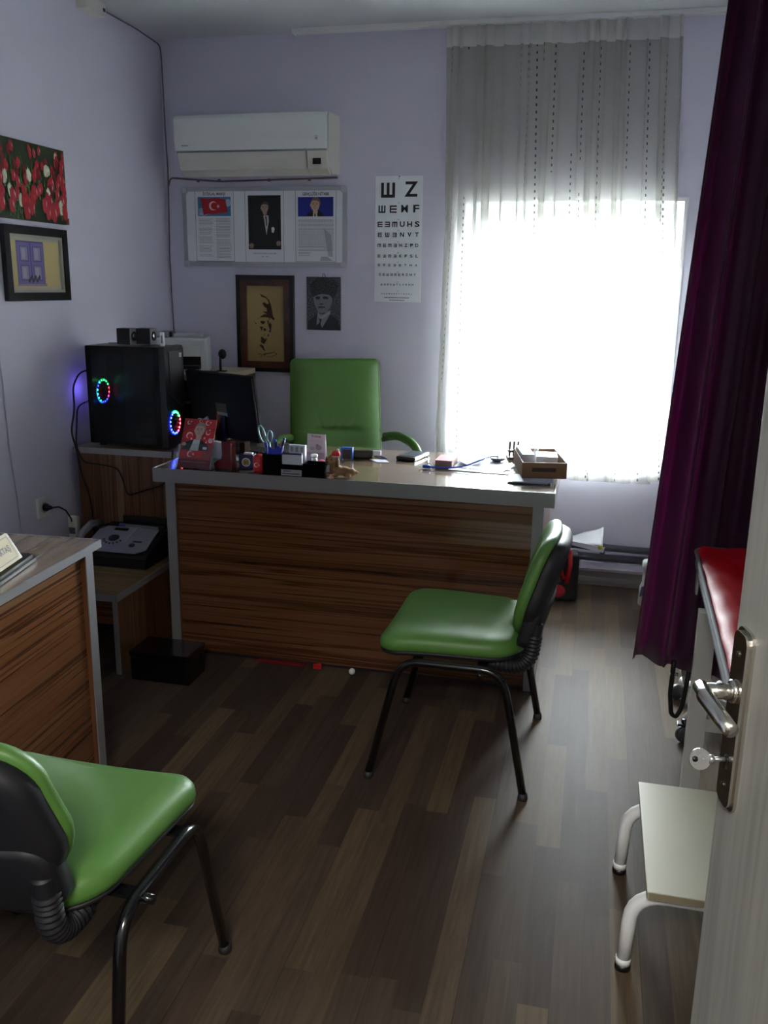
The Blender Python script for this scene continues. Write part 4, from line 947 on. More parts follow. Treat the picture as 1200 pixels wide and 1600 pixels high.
def fan(cx, cz, R, X, arc, parent, nm):
    mb = MB(BLACK); n = 40
    LCOL = {'B': '#1420ff', 'C': '#22d0e8', 'G': '#14e060', 'R': '#ff2030', 'P': '#ff2090', 'W': '#b8d8ff'}
    for i in range(n):
        a0 = 2*PI*i/n; a1 = 2*PI*(i+1)/n; ch = arc[int(i/n*len(arc))]
        q = [(cx+r_*math.cos(a_), cz+r_*math.sin(a_)) for r_, a_ in ((R*0.90, a0), (R, a0), (R, a1), (R*0.90, a1))]
        mb.prism(q, -0.001, 0.0, 'y', m=led(LCOL[ch], 0.22 if ch in 'BC' else 0.12), X=X)
    for i in range(len(arc)):
        an = 2*PI*(i+0.5)/len(arc); ch = arc[i]
        mb.sph((cx+R*0.86*math.cos(an), -0.002, cz+R*0.86*math.sin(an)), (0.0045, 0.002, 0.0045), m=led({'B': '#3858ff', 'C': '#48f0ff', 'G': '#48ff90', 'R': '#ff4858', 'P': '#ff48b0', 'W': '#fefefe'}[ch], 1.0), X=X, n=8)
    o = mb.build(nm, parent)
    h = MB(BLACK); h.lathe([(R*0.30, 0), (R*0.30, 0.003), (R*0.24, 0.004)], X=X @ T(cx, 0, cz, rx=PI/2))
    for i in range(9):
        an = 2*PI*i/9; h.prism([(R*0.28*math.cos(an), R*0.28*math.sin(an)), (R*0.84*math.cos(an+0.25), R*0.84*math.sin(an+0.25)), (R*0.80*math.cos(an+0.55), R*0.80*math.sin(an+0.55))], -0.0015, -0.0005, 'y', X=X @ T(cx, 0, cz))
    h.build('fan_blades', o); return o
fan(0.088, 0.240, 0.058, T(0.024, 0, 0, rz=PI/2), 'RGGGGCBCCCCBBBPR', t, 'side_fan')
fan(0.072, 0.112, 0.056, T(TW+0.0012, 0, 0, rz=PI/2), 'RGGGCBBBBBBBBPRR', fro, 'front_fan')
al = bpy.data.lights.new('rear_fan_glow', 'POINT'); al.energy = 0.009; al.color = (0.22, 0.16, 1.0); al.shadow_soft_size = 0.02
ao = bpy.data.objects.new('rear_fan_glow', al); COL.objects.link(ao); ao.location = (-2.262, 3.72, 1.04)

def speaker(label, loc, rz):
    t = thing('desktop_speaker', label, 'speaker', loc, rz, 'small speakers on the computer')
    MB(BLACK).box(-0.030, 0.030, -0.05, 0.02, 0, 0.072, bev=0.004).build('cabinet', t)
    MB(M('#8b8e92', 0.35, 0.4)).box(-0.030, 0.030, -0.0525, -0.050, 0.001, 0.071).build('front_plate', t)
    MB(M('#1b1b20', 0.4)).lathe([(0.021, 0), (0.021, 0.002), (0.012, 0.001)], X=T(0, -0.0525, 0.037, rx=PI/2)).build('cone_surround', t)
    MB(M('#cdd0d6', 0.2, 0.9)).sph((0, -0.0535, 0.037), (0.011, 0.003, 0.011)).build('cone', t)
speaker('small black speaker with silver front on the computer, the left of the pair', (-2.085, 3.76, 1.2445), math.radians(84))
speaker('small black speaker with silver front on the computer, the right of the pair', (-2.012, 3.80, 1.2445), math.radians(90))
t = thing('white_stick', 'white upright stick standing on the front end of the computer', 'antenna', (-1.868, 3.70, 1.2455))
MB(WHITE).box(-0.009, 0.009, -0.005, 0.005, 0, 0.060, bev=0.002).build('stick_body', t); MB(M('#7e8288', 0.5)).box(-0.004, 0.004, -0.0055, -0.005, 0.012, 0.046).build('marking', t)
MB(BLACK).tube([(-2.16, 3.75, 1.2475), (-2.13, 3.78, 1.2475), (-2.10, 3.80, 1.2475)], 0.0022, 6).build('speaker_cable')
tag(bpy.data.objects['speaker_cable'], 'thin black speaker wire lying on top of the computer', 'cable')

# corner shelf with printer
t = thing('shelf_rack', 'cream-topped open shelf unit in the corner behind the computer', 'shelf', (-2.29, 4.12, 0))
SRW = 0.50
box('top_shelf', (0, SRW, 0, 0.50, 1.050, 1.076), M('#b3a98f', 0.5), t)
for z in (0.82, 0.93): box('shelf', (0.02, SRW-0.02, 0.01, 0.50, z, z+0.012), M('#5b5244', 0.5), t)
box('side_panel', (0, 0.018, 0.0, 0.50, 0, 1.050), M('#4c3626', 0.5), t); box('side_panel', (SRW-0.018, SRW, 0.0, 0.50, 0, 1.050), M('#4c3626', 0.5), t)
box('back_panel', (0.018, SRW-0.018, 0.49, 0.50, 0, 1.050), M('#1d1916', 0.6), t)
t = thing('printer', 'white laser printer on the corner shelf behind the computer', 'printer', (-2.236, 4.168, 1.077), math.radians(18))
PW, PD = 0.335, 0.235
PWm = M('#c3c9ca', 0.35, name='printer_white')
pb_ = MB(PWm); pb_.box(0, PW, 0.02, PD, 0.10, 0.170, bev=0.010); pb_.box(0, 0.05, 0.02, PD, 0.0, 0.11); pb_.box(PW-0.03, PW, 0.02, PD, 0.0, 0.11); pb_.box(0, PW, 0.10, PD, 0.0, 0.11); pb_.box(0.0, PW, 0.0, 0.10, 0.0, 0.012, bev=0.003); pb_.build('housing', t)
MB(M('#15171a', 0.5)).box(0.05, PW-0.03, 0.085, 0.099, 0.012, 0.10).build('paper_slot', t)
MB(M('#1b1d20', 0.4)).box(0.06, PW-0.04, 0.03, 0.08, 0.012, 0.030, bev=0.004).build('cassette', t)
MB(PWm).box(0.05, PW-0.03, 0.012, 0.024, 0.078, 0.128, bev=0.003).build('front_flap', t)
MB(M('#3e444a', 0.4)).lathe([(0.005, 0), (0.005, 0.002)], X=T(PW*0.55, 0.012, 0.105, rx=PI/2)).build('badge', t)
MB(M('#7b8488', 0.4)).prism([(0.03, 0.168), (0.03, 0.182), (0.09, 0.198), (0.20, 0.192), (0.28, 0.170)], -0.10+0.10, 0.14, 'x').build('scanner_lid', t)
MB(PWm).box(0.16, 0.30, 0.10, 0.22, 0.170, 0.186, bev=0.004).build('output_lid', t); MB(BLACK).box(0.09, 0.155, 0.10, 0.22, 0.170, 0.196, bev=0.004).build('output_recess', t)
t = thing('round_clip', 'small rounded black object on a short stem at the right side of the printer', 'clip', (-1.868, 4.36, 1.077))
MB(BLACK).sph((0, 0, 0.088), (0.022, 0.016, 0.026)).build('rounded_head', t); MB(BLACK).tube([(-0.012, 0, 0.004), (-0.012, 0, 0.07)], 0.007, 8).box(-0.03, 0.02, -0.015, 0.015, 0, 0.006, bev=0.002).build('stem', t)
t = thing('stapler', 'flat black stapler lying on the corner shelf beside the printer', 'stapler', (-1.875, 4.18, 1.077))
MB(BLACK).box(-0.03, 0.05, 0, 0.03, 0.0, 0.018, bev=0.004).build('stapler_body', t)
t = thing('small_box', 'small cream box on the front edge of the corner shelf', 'box', (-1.86, 4.135, 1.077)); MB(M('#a79e8c', 0.5)).box(-0.045, 0.04, 0, 0.035, 0, 0.014).build('small_box', t)

# monitor, seen from behind
t = thing('monitor', 'black flat monitor on the desk with its back turned to the room', 'monitor', (-1.632, 3.845, TZ), math.radians(-28.8))
MT = T(0, 0, 0.035, rx=math.radians(8)) @ T(0, 0, -0.035)
MB(M('#0a0a0d', 0.7, spec=0.25)).box(-0.238, 0.238, 0.0, 0.014, 0.035, 0.335, bev=0.003, X=MT).build('screen_bezel', t)
MB(M('#0c0c10', 0.7, spec=0.2)).box(-0.237, 0.237, -0.014, 0.001, 0.036, 0.334, bev=0.006, X=MT).build('rear_cover', t)
MB(M('#101418', 0.15)).box(-0.226, 0.226, 0.014, 0.0155, 0.048, 0.324, X=MT).build('screen', t)
MB(M('#1b1b20', 0.5)).box(-0.035, 0.040, -0.0155, -0.014, 0.158, 0.198, X=MT).build('mount_plate', t)
MB(M('#8b8d92', 0.5)).box(-0.033, 0.040, -0.0165, -0.0140, 0.139, 0.157, X=MT).build('label_sticker', t)
MB(BLACK).box(-0.03, 0.03, -0.040, -0.015, 0.008, 0.14).build('stand_neck', t)
MB(BLACK).prism([(0.12*math.cos(2*PI*i/28), 0.085*math.sin(2*PI*i/28)) for i in range(28)], 0, 0.009, 'z').build('stand_foot', t)
t = thing('paper_bag', 'crumpled pale paper standing between the computer and the monitor', 'paper', (-1.735, 3.79, TZ+0.001))
MB(M('#b9b9be', 0.7)).prism([(-0.02, 0), (0.035, 0), (0.042, 0.10), (0.03, 0.135), (0.01, 0.12), (-0.012, 0.125), (-0.03, 0.08)], -0.012, 0.004, 'y').build('crumpled_sheet', t)

# ------------------------------------------------------------------ things on the main desk
t = thing('photo_card', 'red photo card of a man and flags leaning in a clear stand', 'photo card', (-1.607, 3.262, TZ+0.002), math.radians(-3))
CWd, CH = 0.142, 0.205
CX = T(0, 0, 0.003, rx=math.radians(-24))
a = Art(); a.step = 0.00005
a.rect(0, CWd, 0, CH, '#9c1420')
a.poly([(0.01, 0.120), (0.05, 0.128), (0.048, 0.150), (0.02, 0.145)], '#c5182a'); a.poly([(0.09, 0.10), (0.14, 0.11), (0.142, 0.16), (0.10, 0.15)], '#c81a2c'); a.poly([(0.0, 0.15), (0.05, 0.17), (0.04, 0.2), (0.0, 0.195)], '#8c101e'); a.poly([(0.085, 0.165), (0.14, 0.17), (0.142, 0.205), (0.09, 0.205)], '#b81626')
for cx, cz, r_, ro in ((0.022, 0.188, 0.008, 0.5), (0.032, 0.135, 0.014, -0.9), (0.105, 0.190, 0.010, 0.2), (0.112, 0.150, 0.010, 1.0), (0.100, 0.112, 0.012, 1.6), (0.128, 0.118, 0.010, 0.6), (0.072, 0.197, 0.006, 0)): crescent(a, cx, cz, r_, '#e0c8cc', rot=ro)
a.poly([(0.006, 0.075), (0.020, 0.108), (0.05, 0.118), (0.09, 0.118), (0.118, 0.100), (0.125, 0.075)], '#1b1e28')
a.poly([(0.042, 0.073), (0.055, 0.120), (0.083, 0.118), (0.080, 0.073)], '#b9bdc4')
a.poly([(0.062, 0.118), (0.080, 0.118), (0.078, 0.130), (0.062, 0.132)], '#a88c80')
bust(a, 0.074, 0.158, 0.062, body=False, skin='#b8a095', hair='#8c8580')
a.rect(0.100, 0.117, 0.080, 0.090, '#d6d8dc'); a.ell(0.014, 0.098, 0.010, 0.007, '#b0a6a4'); a.ell(0.128, 0.118, 0.010, 0.008, '#b0a6a8')
a.poly([(0.008, 0.042), (0.10, 0.044), (0.105, 0.074), (0.006, 0.070)], '#d01f2c'); crescent(a, 0.047, 0.058, 0.012, '#e8dcdc')
a.rect(0, CWd, 0.0, 0.036, '#6e0f1c'); scribble(a, 0.012, 0.125, 0.026, 0.006, '#d6a4ac', 0.0022); scribble(a, 0.085, 0.125, 0.011, 0.004, '#c08a94', 0.0016)
ca = MB(M('#83131e', 0.4)).box(0, CWd, 0.0, 0.0012, 0, CH, X=CX).build('card', t)
o = a.build('print', ca); o.matrix_local = CX @ T(0, -0.0002, 0)
GL2 = GLASS
MB(GL2).box(-0.008, CWd+0.008, -0.004, -0.002, 0, 0.10, X=CX).box(-0.008, CWd+0.008, 0.002, 0.004, 0, 0.10, X=CX).box(-0.008, CWd+0.008, 0.0, 0.075, -0.002, 0.0).build('acrylic_stand', t)
def small(name, label, cat, loc=(0, 0, 0), rz=0.0, group=None): return thing(name, label, cat, loc, rz, group)
Z1 = TZ+0.0012
t = small('tissue_pack', 'white plastic pack standing behind the red boot ornament', 'pack', (-1.452, 3.325, Z1), math.radians(-10))
MB(M('#aeb6c2', 0.35)).prism([(-0.032, 0), (0.028, 0), (0.030, 0.08), (0.022, 0.105), (-0.022, 0.108), (-0.034, 0.07)], -0.012, 0.012, 'y').build('wrapper', t)
MB(M('#7c93b8', 0.5)).box(-0.02, 0.018, -0.013, -0.012, 0.03, 0.040).build('printed_word', t)
t = small('boot_ornament', 'dark red boot-shaped ornament on the desk beside the red photo card', 'ornament', (-1.392, 3.285, Z1), math.radians(-20))
BR = M('#5f0c15', 0.35, coat=0.1)
bm_ = MB(BR); bm_.prism([(-0.058, 0.008), (-0.060, 0.020), (-0.045, 0.032), (-0.022, 0.042), (-0.016, 0.065), (-0.018, 0.112), (0.018, 0.112), (0.016, 0.06), (0.020, 0.03), (0.020, 0.008)], -0.016, 0.016, 'y'); bo = bm_.build('boot', t)
bv = bo.modifiers.new('round', 'BEVEL'); bv.width = 0.010; bv.segments = 4; bv.limit_method = 'ANGLE'
MB(M('#1c0a0a', 0.5)).prism([(-0.060, 0), (0.022, 0), (0.022, 0.008), (-0.060, 0.008)], -0.017, 0.017, 'y').build('sole', t)
lc = MB(M('#a33038', 0.4))
for i in range(4): lc.box(-0.020, -0.0145, -0.010, 0.010, 0.055+i*0.014, 0.058+i*0.014)
lc.build('laces', t)
t = small('brown_case', 'narrow dark brown case standing behind the red boot', 'case', (-1.360, 3.345, Z1), math.radians(-8))
MB(M('#2a1c18', 0.9, spec=0.03)).box(-0.012, 0.012, 0, 0.045, 0, 0.105, bev=0.003).build('case_body', t)
t = small('paper_sheet', 'grey-white paper sheet under the monitor stand at the left of the desk', 'paper', (-1.42, 3.55, Z1), math.radians(12)); MB(PAPER).box(-0.08, 0.12, -0.07, 0.07, 0, 0.002).build('sheet', t)
t = small('keyboard', 'black keyboard lying on the desk in front of the monitor stand', 'keyboard', (-1.46, 3.66, Z1), math.radians(-24)); MB(BLACKM).box(-0.17, 0.21, -0.06, 0.06, 0.0, 0.022, bev=0.004).build('keyboard_body', t)
kk = MB(M('#1d1d22', 0.5))
for i in range(14):
    for j in range(4): kk.box(-0.155+i*0.025, -0.135+i*0.025, -0.048+j*0.024, -0.028+j*0.024, 0.022, 0.026)
kk.build('keys', bpy.data.objects[t.name])
# club cube
t = small('club_cube', 'navy cube with a round yellow and white club crest', 'ornament', (-1.333, 3.318, Z1), math.radians(6))
MB(M('#171a55', 0.4)).box(-0.030, 0.030, 0, 0.045, 0, 0.060, bev=0.003).build('cube_body', t)
a = Art(); a.ell(0, 0.030, 0.018, 0.018, '#c9ccd8'); a.ell(0, 0.030, 0.0135, 0.0135, '#171a45'); a.ell(0, 0.030, 0.0125, 0.0125, '#d8c43a')
for x in (-0.007, 0, 0.007): a.rect(x-0.0018, x+0.0018, 0.020, 0.040, '#171a45')
a.poly([(-0.009, 0.027), (0.009, 0.027), (0.009, 0.033), (-0.009, 0.033)], '#5b7a3a')
o = a.build('crest', t); o.location = (0, -0.0006, 0)
MB(M('#d3d4d8', 0.5)).box(-0.012, 0.024, 0.008, 0.030, 0.060, 0.066, bev=0.002).build('white_tag', t)
t = small('flag_money_box', 'small red tin with a white crescent and star beside the navy cube', 'tin', (-1.271, 3.302, Z1), 0)
MB(M('#c01722', 0.35)).lathe([(0.022, 0), (0.024, 0.006), (0.024, 0.055), (0.018, 0.066), (0.008, 0.070)]).build('tin_body', t)
a = Art(); crescent(a, -0.004, 0.030, 0.009, '#ead9d9'); o = a.build('crescent_star', t); o.location = (0, -0.0248, 0)

# desk organiser
t = thing('desk_organizer', 'black desk organiser with a pen cup, card tray and clip tray', 'organiser', (-1.240, 3.243, Z1), math.radians(0))
BKP = M('#08080a', 0.9, spec=0.04)
def tray(mb, x0, x1, y0, y1, h, wl=0.0025):
    mb.box(x0, x1, y0, y1, 0, 0.003); mb.box(x0, x1, y0, y0+wl, 0.003, h); mb.box(x0, x1, y1-wl, y1, 0.003, h); mb.box(x0, x0+wl, y0+wl, y1-wl, 0.003, h); mb.box(x1-wl, x1, y0+wl, y1-wl, 0.003, h)
m_ = MB(BKP); tray(m_, 0.004, 0.076, 0.004, 0.076, 0.082); m_.build('pen_cup', t)
m_ = MB(BKP); tray(m_, 0.077, 0.168, 0.004, 0.076, 0.046); m_.build('card_tray', t)
m_ = MB(BKP); tray(m_, 0.169, 0.255, 0.006, 0.076, 0.052); m_.build('clip_tray', t)
a = Art(); a.rect(0.080, 0.164, 0.002, 0.026, '#9fa1a8'); lines(a, 0.090, 0.125, 0.019, 0.0205, 2, '#2a2c34'); lines(a, 0.086, 0.158, 0.009, 0.011, 2, '#2a2c34', jitter=0.02)
o = a.build('front_label', t); o.location = (0, 0.0036, 0)
# card boxes
t = small('medicine_box', 'white box with a navy stripe standing in the organiser, the front one', 'box', (-1.160, 3.262, Z1+0.0035)); MB(M('#c6c9d2', 0.5)).box(0.0, 0.080, 0, 0.012, 0, 0.078).build('carton', t)
MB(M('#262a66', 0.5)).box(0.0, 0.080, -0.0004, 0.012, 0.0785, 0.0835).build('stripe', t)
t = small('medicine_box', 'white box with grey tablets printed on it, behind the navy-striped box', 'box', (-1.142, 3.290, Z1+0.0035)); MB(M('#bcbfc4', 0.5)).box(0.0, 0.066, 0, 0.020, 0, 0.112).build('carton', t)
pb2 = MB(M('#86898e', 0.5))
for i in range(3): pb2.box(0.008+i*0.020, 0.018+i*0.020, -0.0006, 0, 0.086, 0.106)
pb2.build('tablet_print', t)
# pens and scissors
def pen(label, x, y, tx, ty, l, c, cap=None):
    t = small('pen', label, 'pen', (x, y, Z1+0.004)); d = Vector((tx, ty, 1)).normalized()
    MB(M(c, 0.35)).tube([(0, 0, 0), d*l], 0.0042, 10).build('barrel', t)
    MB(M(cap or c, 0.3)).tube([d*(l+0.0005), d*(l+0.022)], 0.0050, 10).build('cap', t)
pen('blue pen leaning slightly right in the black pen cup', -1.190, 3.285, 0.22, 0.05, 0.118, '#1b2f9e')
pen('dark blue pen leaning far right in the black pen cup', -1.196, 3.265, 0.33, 0.0, 0.118, '#14258a', '#101c70')
pen('blue pen upright in the middle of the black pen cup', -1.205, 3.300, 0.02, 0.02, 0.105, '#2648b0')
pen('pink-capped pen in the black pen cup', -1.185, 3.300, 0.08, 0.05, 0.100, '#b9b9c6', '#c07088')
pen('blue pen leaning left in the black pen cup', -1.212, 3.270, -0.15, 0.0, 0.100, '#2a42b8')
pen('black pen in the black pen cup', -1.200, 3.282, 0.08, 0.0, 0.100, '#101018')
t = small('scissors', 'pair of scissors with pale teal loop handles in the pen cup', 'scissors', (-1.213, 3.295, Z1+0.004), math.radians(5))
def loopy(mb, cx, cz, rx_, rz_, tilt, r_, X=None):
    P = [(cx+rx_*math.cos(q)*math.cos(tilt)-rz_*math.sin(q)*math.sin(tilt), 0, cz+rx_*math.cos(q)*math.sin(tilt)+rz_*math.sin(q)*math.cos(tilt)) for q in [2*PI*i/28 for i in range(29)]]
    mb.tube(P, r_, 8, cap=False, X=X)
mb = MB(M('#6fa0a8', 0.3)); loopy(mb, -0.040, 0.148, 0.011, 0.034, 0.28, 0.0032); mb.tube([(-0.030, 0, 0.116), (-0.006, 0, 0.07)], 0.004, 8); mb.build('left_handle', t)
mb = MB(M('#6fa0a8', 0.3)); loopy(mb, -0.010, 0.140, 0.010, 0.022, -0.1, 0.0032); mb.tube([(-0.011, 0, 0.118), (-0.008, 0, 0.07)], 0.004, 8); mb.build('right_handle', t)
MB(STEEL).prism([(-0.012, 0.07), (-0.002, 0.07), (0.006, 0.004), (0.001, 0.002)], -0.001, 0.001, 'y').build('blades', t)
t = small('pen_sleeve', 'blue transparent ruler set bunched in the pen cup', 'ruler', (-1.216, 3.258, Z1+0.004)); MB(M('#2335a8', 0.25)).prism([(0, 0), (0.05, 0), (0.054, 0.100), (0.04, 0.112), (0.02, 0.095), (0.0, 0.110)], 0, 0.002, 'y').build('ruler_body', t)

# small things behind
t = small('leaflet', 'standing white leaflet with red heading in front of the green chair', 'leaflet', (-1.148, 3.53, Z1), math.radians(-4))
LX = T(0, 0, 0.0, rx=math.radians(-6))
MB(M('#c4bec6', 0.5)).box(0, 0.082, 0, 0.0015, 0, 0.122, X=LX).box(0.0, 0.082, 0.02, 0.0212, 0, 0.10, X=T(0, 0.01, 0, rx=math.radians(10))).build('sheet', t)
a = Art(); a.text('Prolinet', 0.040, 0.112, 0.013, '#b03458', bold=0.0004); a.rect(0.012, 0.07, 0.093, 0.0945, '#c080a0'); a.rect(0.008, 0.073, 0.088, 0.0892, '#c890a8'); a.ell(0.052, 0.066, 0.014, 0.011, '#9a8c96'); a.ell(0.024, 0.062, 0.011, 0.008, '#b0a4ac'); a.ell(0.046, 0.075, 0.006, 0.006, '#8d7c88'); a.rect(0, 0.082, 0.0, 0.045, '#aa9cb4'); a.rect(0.006, 0.076, 0.043, 0.045, '#b48aa8')
o = a.build('print', t); o.matrix_local = LX @ T(0, -0.0003, 0)
t = small('pill_bottle', 'small white bottle lying behind the clip tray', 'bottle', (-1.052, 3.335, Z1+0.0)); MB(WHITE).lathe([(0.011, 0), (0.012, 0.004), (0.012, 0.058), (0.009, 0.062)]).build('bottle_body', t); MB(WHITE).lathe([(0.0135, 0.0625), (0.0135, 0.074), (0.011, 0.076)]).build('lid', t)
t = small('pink_ball', 'shiny pink ball lying behind the clip tray', 'ball', (-1.030, 3.360, Z1+0.030)); MB(M('#c0607c', 0.15, coat=0.6)).sph((0, 0, 0), 0.022).build('ball_body', t); MB(M('#8a3850', 0.4)).lathe([(0.014, -0.030), (0.014, -0.020)]).build('stand', t)
t = small('pink_ball', 'small red and white candy striped ball beside the toy dog', 'ball', (-0.992, 3.350, Z1+0.030)); MB(M('#b83a50', 0.2, coat=0.4)).sph((0, 0, 0), 0.016).build('ball_body', t); MB(M('#8a3850', 0.4)).lathe([(0.012, -0.030), (0.012, -0.014)]).build('stand', t)

# toy dog with a red hat: one continuous body surface
t = small('toy_dog', 'tan toy puppy lying with a red and white hat', 'toy', (-0.945, 3.295, Z1), math.radians(-12)); t.scale = (1.2, 1.2, 1.2)
DG = M('#9a7a58', 0.8, bump=0.6, bscale=400, name='tan_plush')
db = MB(DG)
for c, r_ in (((0, 0, 0.020), (0.022, 0.020, 0.018)), ((0.022, 0.008, 0.018), (0.026, 0.020, 0.016)), ((0.044, 0.014, 0.016), (0.014, 0.014, 0.014)), ((-0.014, -0.004, 0.036), (0.013, 0.013, 0.016)), ((-0.016, -0.006, 0.054), (0.019, 0.018, 0.018)), ((-0.020, -0.022, 0.048), (0.009, 0.010, 0.008)),
              ((-0.024, -0.018, 0.008), (0.008, 0.018, 0.008)), ((0.002, -0.020, 0.008), (0.008, 0.018, 0.008)), ((0.040, -0.008, 0.009), (0.012, 0.014, 0.009)), ((0.054, 0.022, 0.016), (0.012, 0.006, 0.006))):
    db.sph(c, r_, n=14)
o = db.build('body', t); rm = o.modifiers.new('merge', 'REMESH'); rm.mode = 'VOXEL'; rm.voxel_size = 0.0022; rm.use_smooth_shade = True; sm_ = o.modifiers.new('soft', 'SMOOTH'); sm_.iterations = 5
DE = M('#7a5a3c', 0.8)
for s in (-1, 1): MB(DE).sph((-0.016+s*0.019, -0.006, 0.048), (0.006, 0.009, 0.017), n=12).build('ear', t)
MB(BLACK).sph((-0.0225, -0.0315, 0.051), (0.004, 0.003, 0.003), n=8).build('nose', t)
for s in (-1, 1): MB(BLACK).sph((-0.018+s*0.008, -0.0228, 0.059), 0.0026, n=8).build('eye', t)
MB(M('#c81e22', 0.7)).sph((-0.006, 0.0, 0.074), (0.015, 0.014, 0.012), n=14).build('hat', t); MB(M('#d6cfc8', 0.8)).sph((-0.010, -0.002, 0.067), (0.017, 0.016, 0.004), n=12).sph((0.0, 0.0, 0.087), 0.005, n=8).build('hat_trim', t)

t = small('rubber_stamp', 'blue and black self-inking stamp standing on the desk', 'stamp', (-1.002, 3.630, Z1), math.radians(4))
m_ = MB(M('#16509c', 0.3)); m_.box(-0.026, -0.019, 0, 0.030, 0.0, 0.052, bev=0.002); m_.box(0.019, 0.026, 0, 0.030, 0.0, 0.052, bev=0.002); m_.box(-0.026, 0.026, 0, 0.030, 0.046, 0.054, bev=0.002); m_.build('blue_frame', t)
MB(BLACK).box(-0.018, 0.018, 0.003, 0.027, 0.004, 0.045, bev=0.002).build('stamp_core', t)
t = small('stapler', 'black stapler lying behind the blue stamp', 'stapler', (-0.955, 3.680, Z1), math.radians(12))
MB(BLACK).box(-0.03, 0.055, 0, 0.032, 0, 0.034, bev=0.006).build('stapler_body', t); MB(M('#b9bcbe', 0.3, 0.3)).box(0.055, 0.090, 0.004, 0.028, 0.014, 0.034, bev=0.004).build('pale_tip', t)
t = small('pen', 'slim blue pen lying on the desk beside the black stapler', 'pen', (-0.880, 3.74, Z1), math.radians(-50)); MB(M('#3a4a86', 0.3)).tube([(-0.05, 0, 0.004), (0.06, 0, 0.004)], 0.004, 8).build('barrel', t)
t = small('note_paper', 'small folded white note beside the blue stamp on the desk', 'paper', (-0.865, 3.645, Z1), math.radians(-16)); MB(M('#bfc2d2', 0.6)).prism([(-0.055, 0.018), (0.005, -0.022), (0.052, 0.002), (0.010, 0.045)], 0, 0.0015, 'z').build('note', t)
t = small('mobile_phone', 'thick black mobile phone lying alone on the bare desk', 'phone', (-0.742, 3.775, Z1), math.radians(-12))
MB(BLACK).box(-0.044, 0.044, -0.082, 0.082, 0, 0.016, bev=0.004).build('phone_body', t); MB(M('#2b3a44', 0.06, coat=0.5)).box(-0.037, 0.037, -0.060, 0.070, 0.016, 0.0168).build('screen', t)
t = small('red_book', 'thick book with a pink-red cover beside the window papers', 'book', (-0.612, 3.595, Z1), math.radians(-2))
MB(M('#8a6f62', 0.7)).box(0, 0.070, 0, 0.130, 0.002, 0.028).build('pages', t)
MB(M('#b4525c', 0.5)).box(-0.002, 0.073, -0.002, 0.132, 0.0, 0.002).prism([(-0.002, 0.028), (0.073, 0.028), (0.073, 0.030), (-0.002, 0.030)], -0.002, 0.132, 'y').build('cover', t)
t = small('open_papers', 'loose white papers spread on the desk below the window', 'paper', (-0.535, 3.62, Z1))
MB(PAPER).prism([(0.0, 0.0), (0.20, -0.05), (0.26, 0.12), (0.05, 0.22), (-0.02, 0.20)], 0, 0.002, 'z').build('lower_sheet', t)
MB(PAPER).grid(lambda u, v: Vector((0.01+0.10*u, 0.05+0.15*v, 0.004+0.018*(u-0.5)**2*4+0.006*v)), 16, 8).build('curled_sheet', t)
t = small('paper_sheet', 'thin white sheet lying flat beside the blue cable plug', 'paper', (-0.50, 3.565, Z1), math.radians(-6)); MB(PAPER).box(-0.05, 0.20, -0.02, 0.03, 0, 0.0016).build('sheet', t)
t = small('usb_cable', 'bright blue cable with a silver plug curving over the desk papers', 'cable')
bc = [(-0.640, 3.553, TZ+0.010), (-0.58, 3.556, TZ+0.008), (-0.53, 3.560, TZ+0.010), (-0.48, 3.58, TZ+0.018), (-0.43, 3.64, TZ+0.033), (-0.40, 3.70, TZ+0.038), (-0.37, 3.74, TZ+0.035)]
MB(M('#1d55c0', 0.35)).tube(bc, 0.0035, 8, bend=0.02).tube([(-0.655, 3.552, TZ+0.010), (-0.625, 3.553, TZ+0.010)], 0.0075, 10).build('cord', t); MB(STEEL).box(-0.672, -0.655, 3.546, 3.558, TZ+0.006, TZ+0.014).build('plug', t)
t = small('black_wire', 'thin black wire from the phone to the blue plug on the desk', 'cable'); MB(BLACK).tube([(-0.70, 3.80, TZ+0.004), (-0.665, 3.76, TZ+0.006), (-0.66, 3.68, TZ+0.004), (-0.63, 3.62, TZ+0.004), (-0.62, 3.59, TZ+0.004)], 0.0018, 6, bend=0.02).build('wire', t)
t = small('pin_dish', 'small metal dish holding upright pins on the papers', 'dish', (-0.375, 3.79, Z1+0.0024))
MB(M('#77787c', 0.3, 0.6)).lathe([(0.018, 0), (0.032, 0.008), (0.036, 0.018), (0.033, 0.018), (0.016, 0.006)]).build('dish', t)
m_ = MB(STEEL)
for x, y, tx, hh in ((-0.012, 0, -0.02, 0.055), (0.0, 0.006, 0.0, 0.06), (0.010, 0.0, 0.02, 0.05), (0.004, -0.006, -0.01, 0.088), (-0.004, 0.0, 0.012, 0.045)): m_.tube([(x, y, 0.006), (x+tx, y, hh)], 0.0014, 6)
m_.build('pins', t)
t = small('hole_punch', 'black metal punch standing against the cardboard box', 'punch', (-0.318, 3.90, Z1), math.radians(15))
m_ = MB(BLACK); m_.box(-0.03, 0.03, -0.05, 0.03, 0, 0.012, bev=0.002)
for i in range(3): m_.box(-0.022+i*0.018, -0.014+i*0.018, -0.01, 0.0, 0.012, 0.075)
m_.box(-0.026, 0.026, -0.03, 0.01, 0.030, 0.040); m_.build('punch_body', t)
t = small('black_folder', 'dark folder lying under the papers left of the cardboard box', 'folder', (-0.385, 3.64, Z1), math.radians(6)); MB(M('#1a1a20', 0.4)).box(-0.10, 0.08, -0.03, 0.05, 0, 0.0015).build('folder_cover', t)

